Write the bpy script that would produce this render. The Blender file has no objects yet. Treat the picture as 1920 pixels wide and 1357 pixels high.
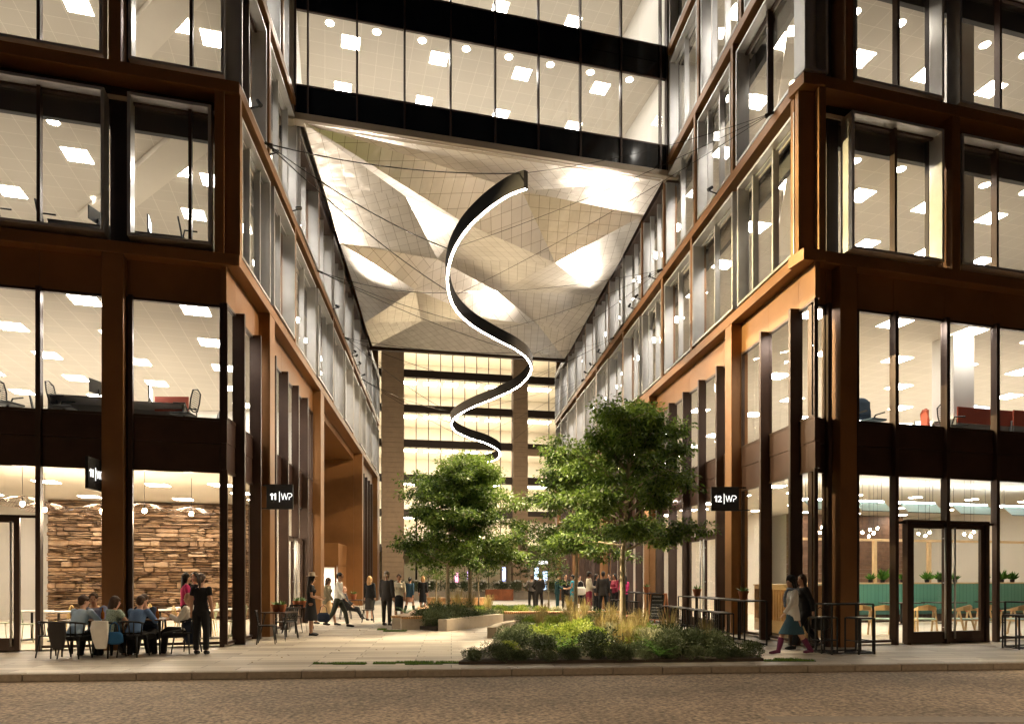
SL_E = 5600
EXPO = .92
import bpy, bmesh, math, random
from mathutils import Vector, Matrix
from math import sin, cos, radians, pi
sc = bpy.context.scene
COL = sc.collection
rnd = random.Random(7)

# ------------------------------------------------------------------ camera (focal 1300 px on a 1920 px wide frame)
FPX, CH, HZ = 1300.0, 1.62, 1083.0
cam = bpy.data.cameras.new('camera'); camo = bpy.data.objects.new('camera', cam); COL.objects.link(camo)
camo.location = (0, 0, CH); camo.rotation_euler = (pi/2, 0, 0)
cam.sensor_width = 36; cam.lens = 36*FPX/1920; cam.shift_y = (HZ-678.5)/1920
cam.clip_start = .1; cam.clip_end = 2000
sc.camera = camo

# ------------------------------------------------------------------ materials
MATS = {}
def nm(name):
    m = bpy.data.materials.new(name); m.use_nodes = True
    MATS[name] = m
    nt = m.node_tree
    b = nt.nodes['Principled BSDF']
    return m, nt, b
def N(nt, t, **kw):
    n = nt.nodes.new(t)
    for k, v in kw.items():
        if hasattr(n, k): setattr(n, k, v)
    return n
def setin(n, **kw):
    for k, v in kw.items():
        k = k.replace('_', ' ')
        n.inputs[k].default_value = v
def c4(c): return (c[0], c[1], c[2], 1)
def worldpos(nt, scale=1, rot=0):
    g = N(nt, 'ShaderNodeNewGeometry'); mp = N(nt, 'ShaderNodeMapping')
    nt.links.new(g.outputs['Position'], mp.inputs['Vector'])
    mp.inputs['Scale'].default_value = (scale, scale, scale) if not isinstance(scale, tuple) else scale
    mp.inputs['Rotation'].default_value = (0, 0, rot)
    return mp.outputs['Vector']
def mat(name, col, rough=.6, metal=0, var=.0, vscale=3, bump=0, bscale=30, spec=.5, col2=None, sheen=0, trans=0):
    m, nt, b = nm(name)
    setin(b, Base_Color=c4(col), Roughness=rough, Metallic=metal)
    b.inputs['Specular IOR Level'].default_value = spec
    if sheen: b.inputs['Sheen Weight'].default_value = sheen
    if var or col2:
        tc = N(nt, 'ShaderNodeTexCoord')
        no = N(nt, 'ShaderNodeTexNoise'); setin(no, Scale=vscale, Detail=6, Roughness=.65)
        nt.links.new(tc.outputs['Object'], no.inputs['Vector'])
        cr = N(nt, 'ShaderNodeValToRGB')
        a = col2 if col2 else tuple(x*(1-var) for x in col)
        d = col if col2 else tuple(min(1, x*(1+var)) for x in col)
        cr.color_ramp.elements[0].position = .32; cr.color_ramp.elements[1].position = .68
        cr.color_ramp.elements[0].color = c4(a); cr.color_ramp.elements[1].color = c4(d)
        nt.links.new(no.outputs['Fac'], cr.inputs['Fac']); nt.links.new(cr.outputs['Color'], b.inputs['Base Color'])
        mr = N(nt, 'ShaderNodeMapRange'); setin(mr, To_Min=max(0, rough-.1), To_Max=min(1, rough+.1))
        nt.links.new(no.outputs['Fac'], mr.inputs['Value']); nt.links.new(mr.outputs['Result'], b.inputs['Roughness'])
    if bump:
        tc = N(nt, 'ShaderNodeTexCoord')
        no = N(nt, 'ShaderNodeTexNoise'); setin(no, Scale=bscale, Detail=4)
        nt.links.new(tc.outputs['Object'], no.inputs['Vector'])
        bp = N(nt, 'ShaderNodeBump'); setin(bp, Strength=bump, Distance=.02)
        nt.links.new(no.outputs['Fac'], bp.inputs['Height']); nt.links.new(bp.outputs['Normal'], b.inputs['Normal'])
    return m
def emat(name, col, strength):
    m, nt, b = nm(name)
    setin(b, Base_Color=c4((.8, .8, .8)), Emission_Color=c4(col), Emission_Strength=strength)
    return m
def glassmat(name, tint=(.97, .97, .95), refl=1.0, rough=.0):
    m, nt, b = nm(name)
    nt.nodes.remove(b)
    out = nt.nodes['Material Output']
    tr = N(nt, 'ShaderNodeBsdfTransparent'); tr.inputs[0].default_value = c4(tint)
    gl = N(nt, 'ShaderNodeBsdfGlossy'); gl.inputs['Roughness'].default_value = rough; gl.inputs['Color'].default_value = (1, 1, 1, 1)
    lw = N(nt, 'ShaderNodeLayerWeight'); pw = N(nt, 'ShaderNodeMath', operation='POWER'); pw.inputs[1].default_value = 4.5
    nt.links.new(lw.outputs['Facing'], pw.inputs[0])
    mu = N(nt, 'ShaderNodeMath', operation='MULTIPLY_ADD'); mu.inputs[1].default_value = .9*refl; mu.inputs[2].default_value = .045*refl; mu.use_clamp = True
    nt.links.new(pw.outputs[0], mu.inputs[0])
    mx = N(nt, 'ShaderNodeMixShader')
    nt.links.new(mu.outputs[0], mx.inputs[0]); nt.links.new(tr.outputs[0], mx.inputs[1]); nt.links.new(gl.outputs[0], mx.inputs[2])
    nt.links.new(mx.outputs[0], out.inputs['Surface'])
    return m
S_ANG = radians(15.1)
bronze = mat('bronze metal', (.25, .118, .042), .43, .40, var=.16, vscale=.5, bump=.03, bscale=200)
darkbronze = mat('dark bronze', (.062, .036, .026), .38, .4, var=.15, vscale=1.5)
spandrelm = mat('spandrel panel', (.060, .030, .022), .45, .35, var=.25, vscale=1.0, bump=.05, bscale=120)
recessm = mat('recess panel', (.035, .024, .024), .5, .3, var=.2)
greymetal = mat('grey window metal', (.52, .51, .50), .36, .6, var=.08, vscale=2)
beigemetal = mat('beige metal trim', (.36, .30, .22), .45, .4, var=.08, vscale=1)
blackm = mat('black metal', (.012, .012, .013), .4, .3, spec=.5)
mattblack = mat('matt black lamp housing', (.007, .006, .006), .8, 0, spec=.1)
brightpanel = emat('far panel glow', (1, .93, .78), 32)
glass = glassmat('clear window glass', (.96, .96, .93), 1.15)
glassd = glassmat('tinted curtain glass', (.90, .90, .88), 1.5)
cream = mat('cream plaster', (.70, .64, .55), .9, var=.03, vscale=.8)
white = mat('white plaster', (.78, .75, .70), .85, var=.02)
carpet = mat('office floor', (.50, .47, .42), .85, var=.12, vscale=2)
cafefloor = mat('cafe floor', (.66, .58, .46), .55, var=.08, vscale=1.5)
concrete = mat('concrete', (.42, .35, .27), .8, var=.14, vscale=2.2, bump=.15, bscale=40)
corten = mat('weathering steel', (.26, .085, .032), .75, .15, var=.35, vscale=3, bump=.15, bscale=60)
timber = mat('timber slats', (.50, .27, .11), .55, var=.2, vscale=4)
soil = mat('soil', (.035, .024, .015), .95, var=.4, vscale=8, bump=.6, bscale=30)
terracotta = mat('terracotta', (.36, .12, .05), .8, var=.15)
panelem = emat('light panel glow', (1, .94, .87), 33)
downem = emat('downlight glow', (1, .93, .82), 44)
bulbem = emat('bulb glow', (1, .80, .48), 110)
ledem = emat('led strip glow', (1, .88, .68), 80)
def ceiling_mat():
    m, nt, b = nm('ceiling tile')
    v = worldpos(nt, 1/.6, -S_ANG)
    br = N(nt, 'ShaderNodeTexBrick', offset=0.0, squash=1.0)
    br.offset = 0; br.squash = 1
    setin(br, Scale=1.0, Mortar_Size=.012, Mortar_Smooth=.3, Brick_Width=1.0, Row_Height=1.0, Bias=0.0)
    br.inputs['Color1'].default_value = c4((.58, .53, .455)); br.inputs['Color2'].default_value = c4((.61, .555, .475)); br.inputs['Mortar'].default_value = c4((.78, .73, .64))
    nt.links.new(v, br.inputs['Vector']); nt.links.new(br.outputs['Color'], b.inputs['Base Color'])
    setin(b, Roughness=.9); b.inputs['Specular IOR Level'].default_value = .2
    return m
ceilm = ceiling_mat()

# ------------------------------------------------------------------ helpers
def link(o, parent=None):
    COL.objects.link(o)
    if parent is not None: o.parent = parent
    return o
def tag(o, label=None, cat=None, group=None, kind=None):
    if label: o['label'] = label
    if cat: o['category'] = cat
    if group: o['group'] = group
    if kind: o['kind'] = kind
    return o
def thing(name, label, cat, loc=(0, 0, 0), rot=0, group=None):
    o = bpy.data.objects.new(name, None); o.empty_display_size = .2
    o.location = loc; o.rotation_euler = (0, 0, rot)
    link(o); return tag(o, label, cat, group)
def dup(o, parent=None):
    c = o.copy(); COL.objects.link(c); c.parent = parent
    for ch in list(o.children): dup(ch, c)
    return c
def place(o, loc, rot=0, label=None, group=None, s=1):
    o.location = loc; o.rotation_euler = (0, 0, rot); o.scale = (s, s, s) if not isinstance(s, tuple) else s
    if label: o['label'] = label
    if group: o['group'] = group
    return o
class Fr:
    """facade frame: t along d, n outward, z up"""
    def __init__(s, ox, oy, ang, flip=1):
        s.o = Vector((ox, oy)); s.d = Vector((cos(ang), sin(ang))); s.n = Vector((s.d.y, -s.d.x))*flip
    def P(s, t, n, z):
        p = s.o+s.d*t+s.n*n
        return Vector((p.x, p.y, z))
    def t_at(s, px, n=0):
        """t of the place where the facade (offset n) crosses bearing px"""
        u = (px-960)/FPX; q = s.o+s.n*n
        return (u*q.y-q.x)/(s.d.x-u*s.d.y)
    def t_y(s, Y, n=0):
        return (Y-(s.o+s.n*n).y)/s.d.y
ID = Fr(0, 0, 0, -1)   # t = x, n = y
class MB:
    def __init__(s): s.v = []; s.f = []; s.mi = []; s.m = 0
    def quad(s, *p):
        i = len(s.v); s.v += [Vector(q) for q in p]; s.f.append(tuple(range(i, i+len(p)))); s.mi.append(s.m); return s
    def box(s, x0, x1, y0, y1, z0, z1, F=ID):
        i = len(s.v)
        for z in (z0, z1):
            for a, b in ((x0, y0), (x1, y0), (x1, y1), (x0, y1)): s.v.append(F.P(a, b, z))
        for q in ((0, 3, 2, 1), (4, 5, 6, 7), (0, 1, 5, 4), (1, 2, 6, 5), (2, 3, 7, 6), (3, 0, 4, 7)):
            s.f.append(tuple(i+k for k in q)); s.mi.append(s.m)
        return s
    def bar(s, a, b, w, h=None, up=(0, 0, 1)):
        """square bar from a to b"""
        a, b = Vector(a), Vector(b); h = h or w
        d = (b-a).normalized(); u = Vector(up)
        if abs(d.dot(u)) > .95: u = Vector((1, 0, 0))
        r = d.cross(u).normalized(); u = r.cross(d).normalized()
        i = len(s.v)
        for p in (a, b):
            for k, l in ((-1, -1), (1, -1), (1, 1), (-1, 1)): s.v.append(p+r*(k*w/2)+u*(l*h/2))
        for q in ((0, 3, 2, 1), (4, 5, 6, 7), (0, 1, 5, 4), (1, 2, 6, 5), (2, 3, 7, 6), (3, 0, 4, 7)):
            s.f.append(tuple(i+k for k in q)); s.mi.append(s.m)
        return s
    def tube(s, pts, rad, n=8, caps=True):
        pts = [Vector(p) for p in pts]
        if not isinstance(rad, (list, tuple)): rad = [rad]*len(pts)
        i0 = len(s.v); pu = None
        for k, p in enumerate(pts):
            d = (pts[min(k+1, len(pts)-1)]-pts[max(k-1, 0)]).normalized()
            if pu is None:
                u = Vector((0, 0, 1)) if abs(d.z) < .9 else Vector((1, 0, 0))
            else: u = pu
            r = d.cross(u)
            if r.length < 1e-4: r = d.cross(Vector((0, 1, 0)))
            r.normalize(); u = r.cross(d).normalized(); pu = u
            for j in range(n):
                a = 2*pi*j/n; s.v.append(p+r*(cos(a)*rad[k])+u*(sin(a)*rad[k]))
        for k in range(len(pts)-1):
            for j in range(n):
                a = i0+k*n+j; b = i0+k*n+(j+1) % n
                s.f.append((a, b, b+n, a+n)); s.mi.append(s.m)
        if caps:
            s.f.append(tuple(i0+j for j in reversed(range(n)))); s.mi.append(s.m)
            e = i0+(len(pts)-1)*n; s.f.append(tuple(e+j for j in range(n))); s.mi.append(s.m)
        return s
    def lathe(s, prof, c=(0, 0, 0), n=16):
        c = Vector(c); i0 = len(s.v)
        for r, z in prof:
            for j in range(n):
                a = 2*pi*j/n; s.v.append(c+Vector((cos(a)*r, sin(a)*r, z)))
        for k in range(len(prof)-1):
            for j in range(n):
                a = i0+k*n+j; b = i0+k*n+(j+1) % n
                s.f.append((a, b, b+n, a+n)); s.mi.append(s.m)
        s.f.append(tuple(i0+j for j in reversed(range(n)))); s.mi.append(s.m)
        e = i0+(len(prof)-1)*n; s.f.append(tuple(e+j for j in range(n))); s.mi.append(s.m)
        return s
    def poly(s, pts, z0, z1):
        """vertical prism from CCW 2d outline"""
        i = len(s.v); n = len(pts)
        for z in (z0, z1):
            for p in pts: s.v.append(Vector((p[0], p[1], z)))
        s.f.append(tuple(i+k for k in reversed(range(n)))); s.mi.append(s.m)
        s.f.append(tuple(i+n+k for k in range(n))); s.mi.append(s.m)
        for k in range(n):
            l = (k+1) % n; s.f.append((i+k, i+l, i+n+l, i+n+k)); s.mi.append(s.m)
        return s
    def ell(s, c, r, n=12, m=8, R=None):
        c = Vector(c); i0 = len(s.v)
        for k in range(m+1):
            th = pi*k/m
            for j in range(n):
                a = 2*pi*j/n
                v = Vector((r[0]*sin(th)*cos(a), r[1]*sin(th)*sin(a), r[2]*cos(th)))
                if R is not None: v = R@v
                s.v.append(c+v)
        for k in range(m):
            for j in range(n):
                a = i0+k*n+j; b = i0+k*n+(j+1) % n
                s.f.append((a, a+n, b+n, b)); s.mi.append(s.m)
        return s
    def build(s, name, mats, parent=None, off=(0, 0, 0), smooth=False, bevel=0):
        me = bpy.data.meshes.new(name); off = Vector(off)
        me.from_pydata([tuple(v-off) for v in s.v], [], s.f)
        if not isinstance(mats, (list, tuple)): mats = [mats]
        for m in mats: me.materials.append(m)
        me.polygons.foreach_set('material_index', s.mi)
        if smooth: me.polygons.foreach_set('use_smooth', [True]*len(s.f))
        me.update()
        bm = bmesh.new(); bm.from_mesh(me)
        if smooth: bmesh.ops.remove_doubles(bm, verts=bm.verts, dist=1e-5)
        bmesh.ops.recalc_face_normals(bm, faces=bm.faces)
        bm.to_mesh(me); bm.free()
        o = bpy.data.objects.new(name, me); link(o, parent)
        if bevel:
            md = o.modifiers.new('bevel', 'BEVEL'); md.width = bevel; md.segments = 2; md.limit_method = 'ANGLE'; md.angle_limit = radians(50)
        return o
def structure(o): o['kind'] = 'structure'; return o
# ------------------------------------------------------------------ facade frames
P_ANG = math.atan2(1, -.0985)
LS = Fr(-6.37, 16.2, S_ANG)                 # left building, street side (t < 0)
LP = Fr(-6.37, 16.2, P_ANG)                 # left building, passage side; n towards the passage
RS = Fr(6.67, 15.85, S_ANG)                 # right building, street side (t > 0)
RP = Fr(6.67, 15.85, P_ANG, -1)             # right building, passage side
LEND, REND = 35.6, 35.6                     # length of the passage walls
LV = [8.90, 12.93, 16.83, 20.83, 24.8]      # ledge undersides
TH = .27
LOFF, ROFF = (-6.37, 16.2, 0), (6.67, 15.85, 0)
lb = thing('office_building', 'brown office building left of the passage with a stone walled cafe below', 'building', LOFF)
rb = thing('office_building', 'brown office building right of the passage with a green banquette restaurant below', 'building', ROFF)
OFFS = {id(lb): LOFF, id(rb): ROFF}
def bx(name, m, parent, off, F, *a, bevel=0):
    return MB().box(*a, F=F).build(name, m, parent, off, bevel=bevel)

# geometry shared by both buildings; sides differ by frames
def ledges(b, off, S, P, s0, s1, sign, plen):
    for i, z in enumerate(LV):
        if sign < 0:   # left: street goes t -24..0
            MB().box(s0, .0, -.55, 0, z, z+TH, F=S).build('ledge', bronze, b, off, bevel=.008)
        else:
            MB().box(0, s1, -.55, 0, z, z+TH, F=S).build('ledge', bronze, b, off, bevel=.008)
        end = plen if i < 2 else (6.4 if sign < 0 else 9.7)
        MB().box(.03, end, -.55, .0, z+.003, z+TH-.003, F=P).build('ledge', bronze, b, off, bevel=.008)
ledges(lb, LOFF, LS, LP, -24, 0, -1, LEND)
ledges(rb, ROFF, RS, RP, 0, 22, 1, REND)

def window(b, off, F, t0, t1, z0, z1, nin=-.42, nout=-.04, mull=(), wall=.07, gl=glass, mm_=None):
    """projecting grey metal window box with a pane and dark mullions"""
    m = MB()
    m.box(t0, t1, nin, nout, z0, z0+wall, F=F).box(t0, t1, nin, nout, z1-wall, z1, F=F)
    m.box(t0, t0+wall, nin, nout, z0+wall, z1-wall, F=F).box(t1-wall, t1, nin, nout, z0+wall, z1-wall, F=F)
    w = m.build('window', greymetal, b, off, bevel=.006)
    g = nin+.10
    MB().quad(F.P(t0+wall, g, z0+wall), F.P(t1-wall, g, z0+wall), F.P(t1-wall, g, z1-wall), F.P(t0+wall, g, z1-wall)).build('pane', gl, w, off)
    if mull:
        mm = MB()
        for t in mull: mm.box(t-.035, t+.035, g-.06, g+.10, z0+wall, z1-wall, F=F)
        mm.box(t0+wall, t1-wall, g-.05, g+.04, z0+wall, z0+wall+.05, F=F)
        mm.box(t0+wall, t1-wall, g-.05, g+.03, z1-wall-.05, z1-wall, F=F)
        mm.build('mullion', mm_ or darkbronze, w, off)
    return w
def recess(b, off, F, t0, t1, z0, z1, n=-.5):
    MB().box(t0, t1, n-.12, n, z0, z1, F=F).build('recess_panel', recessm, b, off)
def vert(b, off, F, t0, t1, z0, z1, n0=-.5, n1=-.003):
    MB().box(t0, t1, n0, n1, z0, z1, F=F).build('column', bronze, b, off, bevel=.008)

Z2a, Z2b = LV[0]+TH, LV[1]; Z3a, Z3b = LV[1]+TH, LV[2]; Z4a, Z4b = LV[2]+TH, LV[3]; Z5a, Z5b = LV[3]+TH, LV[4]
# ---- left street facade: upper storeys
T = lambda px, n=0: LS.t_at(px, n)
def rowseg(b, off, F, segs, z0, z1, n=-.5):
    for a, c in segs: recess(b, off, F, a, c, z0, z1, n)
# level 2
wA = (T(-40, -.04), T(195, -.04)); wB = (T(238, -.04), T(396, -.04))
rowseg(lb, LOFF, LS, [(-24, wA[0]), (wA[1], wB[0]), (wB[1], T(424))], Z2a, Z2b)
for w, ml in ((wA, T(76, -.35)), (wB, T(358, -.35))):
    window(lb, LOFF, LS, w[0], w[1], Z2a+.17, Z2b-.35, mull=(ml,))
    recess(lb, LOFF, LS, w[0], w[1], Z2b-.35, Z2b); recess(lb, LOFF, LS, w[0], w[1], Z2a, Z2a+.17)
vert(lb, LOFF, LS, T(402), T(420), Z2a, Z2b)
vert(lb, LOFF, LS, T(-130), T(-105), Z2a, Z2b)
# level 3, glass wraps the corner
wA = (T(-40, -.04), T(192, -.04)); wB = (T(240, -.04), -.06)
for (za, zb) in ((Z3a, Z3b), (Z5a, Z5b)):
    rowseg(lb, LOFF, LS, [(-24, wA[0]), (wA[1], wB[0])], za, zb)
    window(lb, LOFF, LS, wA[0], wA[1], za+.12, zb-.3, mull=(T(76, -.35),))
    window(lb, LOFF, LS, wB[0], wB[1]-.28, za+.12, zb-.3, mull=(T(360, -.35),))
    vert(lb, LOFF, LS, T(203), T(226), za, zb)
    for w in (wA, wB): recess(lb, LOFF, LS, w[0], w[1]-.25, zb-.3, zb); recess(lb, LOFF, LS, w[0], w[1]-.25, za, za+.12)
rowseg(lb, LOFF, LS, [(-24, -6)], Z4a, Z4b)
for w, ml in (((-5.9, -3.2), -4.5), ((-2.6, -.3), -1.4)): window(lb, LOFF, LS, w[0], w[1], Z4a+.12, Z4b-.3, mull=(ml,))
# ---- left passage facade: level 2 (columns at measured depths)
def passage_row(b, off, F, ycol, z0, z1, tend, per, tstart, side, skip=None, cw=.16):
    ts = [F.t_y(y) for y in ycol]
    for t in ts:
        if t < tend: vert(b, off, F, t, t+cw, z0, z1)
    for k in range(len(ts)):
        a = ts[k]+cw; c = (ts[k+1] if k+1 < len(ts) else tend)
        c = min(c, tend)
        if c-a < .8: continue
        nw = per[k] if k < len(per) else 2
        L = (c-a)/nw
        for j in range(nw):
            w0 = a+j*L+.10; w1 = a+(j+1)*L-.10
            ml = (w0+(w1-w0)*.55,) if (k+j) % 2 else (w0+(w1-w0)*.42, w0+(w1-w0)*.78)
            window(b, off, F, w0, w1, z0+.08, z1-.32, mull=ml, nin=-.36, nout=.02 if j % 2 else -.03, mm_=greymetal)
        MB().box(a, c, -.62, -.5, z1-.34, z1, F=F).box(a, c, -.62, -.5, z0, z0+.1, F=F).build('recess_panel', recessm, b, off)
    if ts[0]-tstart > .8:
        w0, w1 = tstart, ts[0]-.1
        window(b, off, F, w0, w1, z0+.08, z1-.32, mull=(w0+(w1-w0)*.55,))
        MB().box(w0, w1, -.62, -.5, z1-.34, z1, F=F).box(w0, w1, -.62, -.5, z0, z0+.1, F=F).build('recess_panel', recessm, b, off)
passage_row(lb, LOFF, LP, [16.28, 22.3, 30.0, 36.6, 42.6, 49.0], Z2a, Z2b, LEND, [2, 2, 2, 2, 2, 1], 0, -1)
passage_row(lb, LOFF, LP, [19.0, 26.5, 33.2, 39.6, 46.0], Z3a, Z3b, LEND, [2, 2, 2, 2, 2], .35, -1)
passage_row(lb, LOFF, LP, [20.6], Z4a, Z4b, 6.4, [1], .3, -1)
passage_row(lb, LOFF, LP, [18.5], Z5a, Z5b, 6.4, [1], .3, -1)
passage_row(rb, ROFF, RP, [16.1, 23.0, 26.1, 31.8, 37.4, 43.0, 48.7], Z2a, Z2b, REND, [2, 1, 2, 2, 2, 2, 1], 0, 1)
passage_row(rb, ROFF, RP, [19.75, 22.7, 25.9, 28.8, 34.5, 40.2, 46.0], Z3a, Z3b, REND, [1, 1, 1, 2, 2, 2, 2], .35, 1)
passage_row(rb, ROFF, RP, [19.2, 22.4], Z4a, Z4b, 9.7, [1, 1, 1], .3, 1)
passage_row(rb, ROFF, RP, [17.8, 21.0], Z5a, Z5b, 9.7, [1, 1, 1], .3, 1)
for b, off, F in ((lb, LOFF, LP), (rb, ROFF, RP)):   # beam under the soffit
    MB().box(6.9 if b is lb else 9.9, LEND, -.55, -.02, LV[2]-.55, LV[2]-.1, F=F).build('edge_beam', darkbronze, b, off)
# ---- right street facade, upper storeys
T = lambda px, n=0: RS.t_at(px, n)
wA = (T(1598, -.04), T(1771, -.04)); wB = (T(1804, -.04), T(1975, -.04))
rowseg(rb, ROFF, RS, [(T(1550, -.5), wA[0]), (wA[1], wB[0]), (wB[1], 22)], Z2a, Z2b)
for w, ml in ((wA, T(1672, -.35)), (wB, T(1862, -.35))):
    window(rb, ROFF, RS, w[0], w[1], Z2a+.17, Z2b-.35, mull=(ml,))
    recess(rb, ROFF, RS, w[0], w[1], Z2b-.35, Z2b); recess(rb, ROFF, RS, w[0], w[1], Z2a, Z2a+.17)
vert(rb, ROFF, RS, T(1536), T(1549), Z2a, Z2b); vert(rb, ROFF, RS, T(1786), T(1801), Z2a, Z2b)
MB().box(.12, T(1536), -.62, -.5, Z2a, Z2b, F=RS).build('recess_panel', bronze, rb, ROFF)
wA = (T(1603, -.04), T(1771, -.04)); wB = (T(1800, -.04), T(1975, -.04))
for za, zb in ((Z3a, Z3b), (Z4a, Z4b), (Z5a, Z5b)):
    rowseg(rb, ROFF, RS, [(.72, wA[0]), (wA[1], wB[0]), (wB[1], 22)], za, zb)
    for w, ml in ((wA, T(1677, -.35)), (wB, T(1868, -.35))):
        window(rb, ROFF, RS, w[0], w[1], za+.12, zb-.3, mull=(ml,))
        recess(rb, ROFF, RS, w[0], w[1], zb-.3, zb); recess(rb, ROFF, RS, w[0], w[1], za, za+.12)
    vert(rb, ROFF, RS, T(1586), T(1600), za, zb)
    window(rb, ROFF, RS, .06, .70, za+.10, zb-.3)          # narrow corner light
    MB().box(.1, .7, -.45, -.38, za+.18, zb-.38, F=RS).build('blind_panel', greymetal, rb, ROFF)

# ---- lower two storeys: recessed curtain wall
ZG, ZS, ZW, ZF = 4.15, 5.32, 8.05, LV[0]
def curtain(b, off, F, tm, n=-.31, fins=(), deep=.30, doors=(), z_lo=0.0, cols=()):
    """tm: sorted mullion positions; panes, spandrels and fascia between them"""
    for a, c in zip(tm[:-1], tm[1:]):
        if (a, c) in cols: continue
        isdoor = any(d0 <= (a+c)/2 <= d1 for d0, d1 in doors)
        g0 = 2.95 if isdoor else .06
        fr = MB()
        for z0, z1 in ((g0, ZG), (ZS, ZW)):
            fr.box(a, a+.05, n-.07, n+.02, z0, z1, F=F).box(c-.05, c, n-.07, n+.02, z0, z1, F=F)
            fr.box(a+.05, c-.05, n-.07, n+.02, z0, z0+.06, F=F).box(a+.05, c-.05, n-.07, n+.02, z1-.06, z1, F=F)
        w = fr.build('window', darkbronze, b, off)
        for z0, z1 in ((g0, ZG), (ZS, ZW)):
            MB().quad(F.P(a+.05, n-.03, z0+.06), F.P(c-.05, n-.03, z0+.06), F.P(c-.05, n-.03, z1-.06), F.P(a+.05, n-.03, z1-.06)).build('pane', glass, w, off)
        MB().box(a+.006, c-.006, n-.12, n+.0, ZG+.003, ZG+.62, F=F).build('spandrel_panel', spandrelm, b, off)
        MB().box(a+.006, c-.006, n-.12, n+.01, ZG+.63, ZS-.003, F=F).build('spandrel_panel', spandrelm, b, off)
        MB().box(a+.004, c-.004, n-.12, n+.0, ZW+.003, ZF-.003, F=F).build('fascia_panel', bronze, b, off)
    for t in fins:
        MB().box(t-.05, t+.05, n-.02, n+deep, z_lo, ZW+.02, F=F).build('mullion', darkbronze, b, off, bevel=.004)
T = lambda px, n=-.31: LS.t_at(px, n)
tl = [-16, T(-210), T(-70), T(75), T(215), T(247), T(414), -.33]
tl = [T(-360), T(-215), T(-70), T(74), T(213), T(242), T(416), T(424)]
curtain(lb, LOFF, LS, tl, fins=[T(-215), T(-70), T(74), T(246), T(417)], deep=.10, doors=[(T(-70), T(40))])
MB().box(T(190, -.02), T(231, -.02), -.45, -.02, 0, LV[0], F=LS).build('column', bronze, lb, LOFF, bevel=.01)
MB().box(T(-420, -.02), T(-370, -.02), -.45, -.02, 0, LV[0], F=LS).build('column', bronze, lb, LOFF, bevel=.01)
pl = [.06, LP.t_y(17.0), LP.t_y(18.5), LP.t_y(19.1), LP.t_y(19.63), LP.t_y(20.2), LP.t_y(21.75), LP.t_y(24.9), LP.t_y(26.3), LP.t_y(26.9)]
curtain(lb, LOFF, LP, pl, fins=[pl[1], pl[2], pl[5], pl[6], pl[7]], deep=.22, doors=[(pl[6], pl[7])])
curtain(lb, LOFF, LP, pl[:1], fins=[(pl[6]+pl[7])/2], deep=.22, z_lo=2.95)
for y0, y1 in ((19.08, 19.63), (26.95, 27.7), (40.7, 41.25)):
    MB().box(LP.t_y(y0), LP.t_y(y1), -.5, -.003, 0, LV[0], F=LP).build('column', bronze, lb, LOFF, bevel=.01)
pl2 = [LP.t_y(41.3)+k*1.6 for k in range(6)]
curtain(lb, LOFF, LP, pl2, fins=pl2[1:-1], deep=.2)
MB().box(LEND-1.6, LEND, -.5, -.003, 0, LV[0], F=LP).build('column', bronze, lb, LOFF, bevel=.01)
# void under the left building
va, vb = LP.t_y(27.75), LP.t_y(40.7)
MB().box(vb-.02, vb+.3, -9, -.5, 0, LV[0]-.02, F=LP).build('portal_wall', bronze, lb, LOFF)
MB().box(va-.35, va-.05, -9, -.5, 0, LV[0]-.02, F=LP).build('portal_wall', bronze, lb, LOFF)
MB().box(va, vb, -9.2, -9, 0, LV[0]-.02, F=LP).build('portal_wall', bronze, lb, LOFF)
MB().box(va, vb, -9, -.5, LV[0]-.35, LV[0]-.02, F=LP).build('portal_ceiling', bronze, lb, LOFF)
MB().box(vb-3.2, vb-.05, -3.2, -.9, 2.3, 3.5, F=LP).build('lobby_canopy', bronze, lb, LOFF, bevel=.02)
# right building, lower storeys
T = lambda px, n=-.31: RS.t_at(px, n)
tr = [.33-.3, T(1548), T(1575), T(1607), T(1675), T(1771), T(1865), T(1960), T(2060)]
tr[0] = T(1519)
curtain(rb, ROFF, RS, tr, fins=[T(1519), T(1550), T(1675), T(1771), T(1864), T(1960)], deep=.12, doors=[(T(1680), T(1860))])
MB().box(T(1576, -.02), T(1607, -.02), -.5, -.02, 0, LV[0], F=RS).build('column', bronze, rb, ROFF, bevel=.01)
pr = [.06, RP.t_y(16.65), RP.t_y(18.2), RP.t_y(19.85), RP.t_y(20.3), RP.t_y(21.15), RP.t_y(24.1), RP.t_y(25.6), RP.t_y(27.1), RP.t_y(27.8)]
curtain(rb, ROFF, RP, pr, fins=[pr[1], pr[2], pr[5], pr[6], pr[7], pr[8]], deep=.24, doors=[(pr[5], pr[6])])
curtain(rb, ROFF, RP, pr[:1], fins=[(pr[5]+pr[6])/2], deep=.24, z_lo=2.95)
for y0, y1 in ((19.85, 20.3), (27.8, 28.5), (35.9, 36.6), (43.6, 44.4)):
    MB().box(RP.t_y(y0), RP.t_y(y1), -.5, -.003, 0, LV[0], F=RP).build('column', bronze, rb, ROFF, bevel=.01)
MB().box(REND-.8, REND, -.5, -.02, 0, LV[0], F=RP).build('column', bronze, rb, ROFF, bevel=.01)
for y0, y1, cnt in ((28.5, 35.9, 5), (36.7, 43.6, 5), (44.4, 50.4, 4)):
    q = [RP.t_y(y0)+k*(RP.t_y(y1)-RP.t_y(y0))/cnt for k in range(cnt+1)]
    curtain(rb, ROFF, RP, q, fins=q[1:-1], deep=.24, doors=[(q[1], q[2])])

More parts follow.
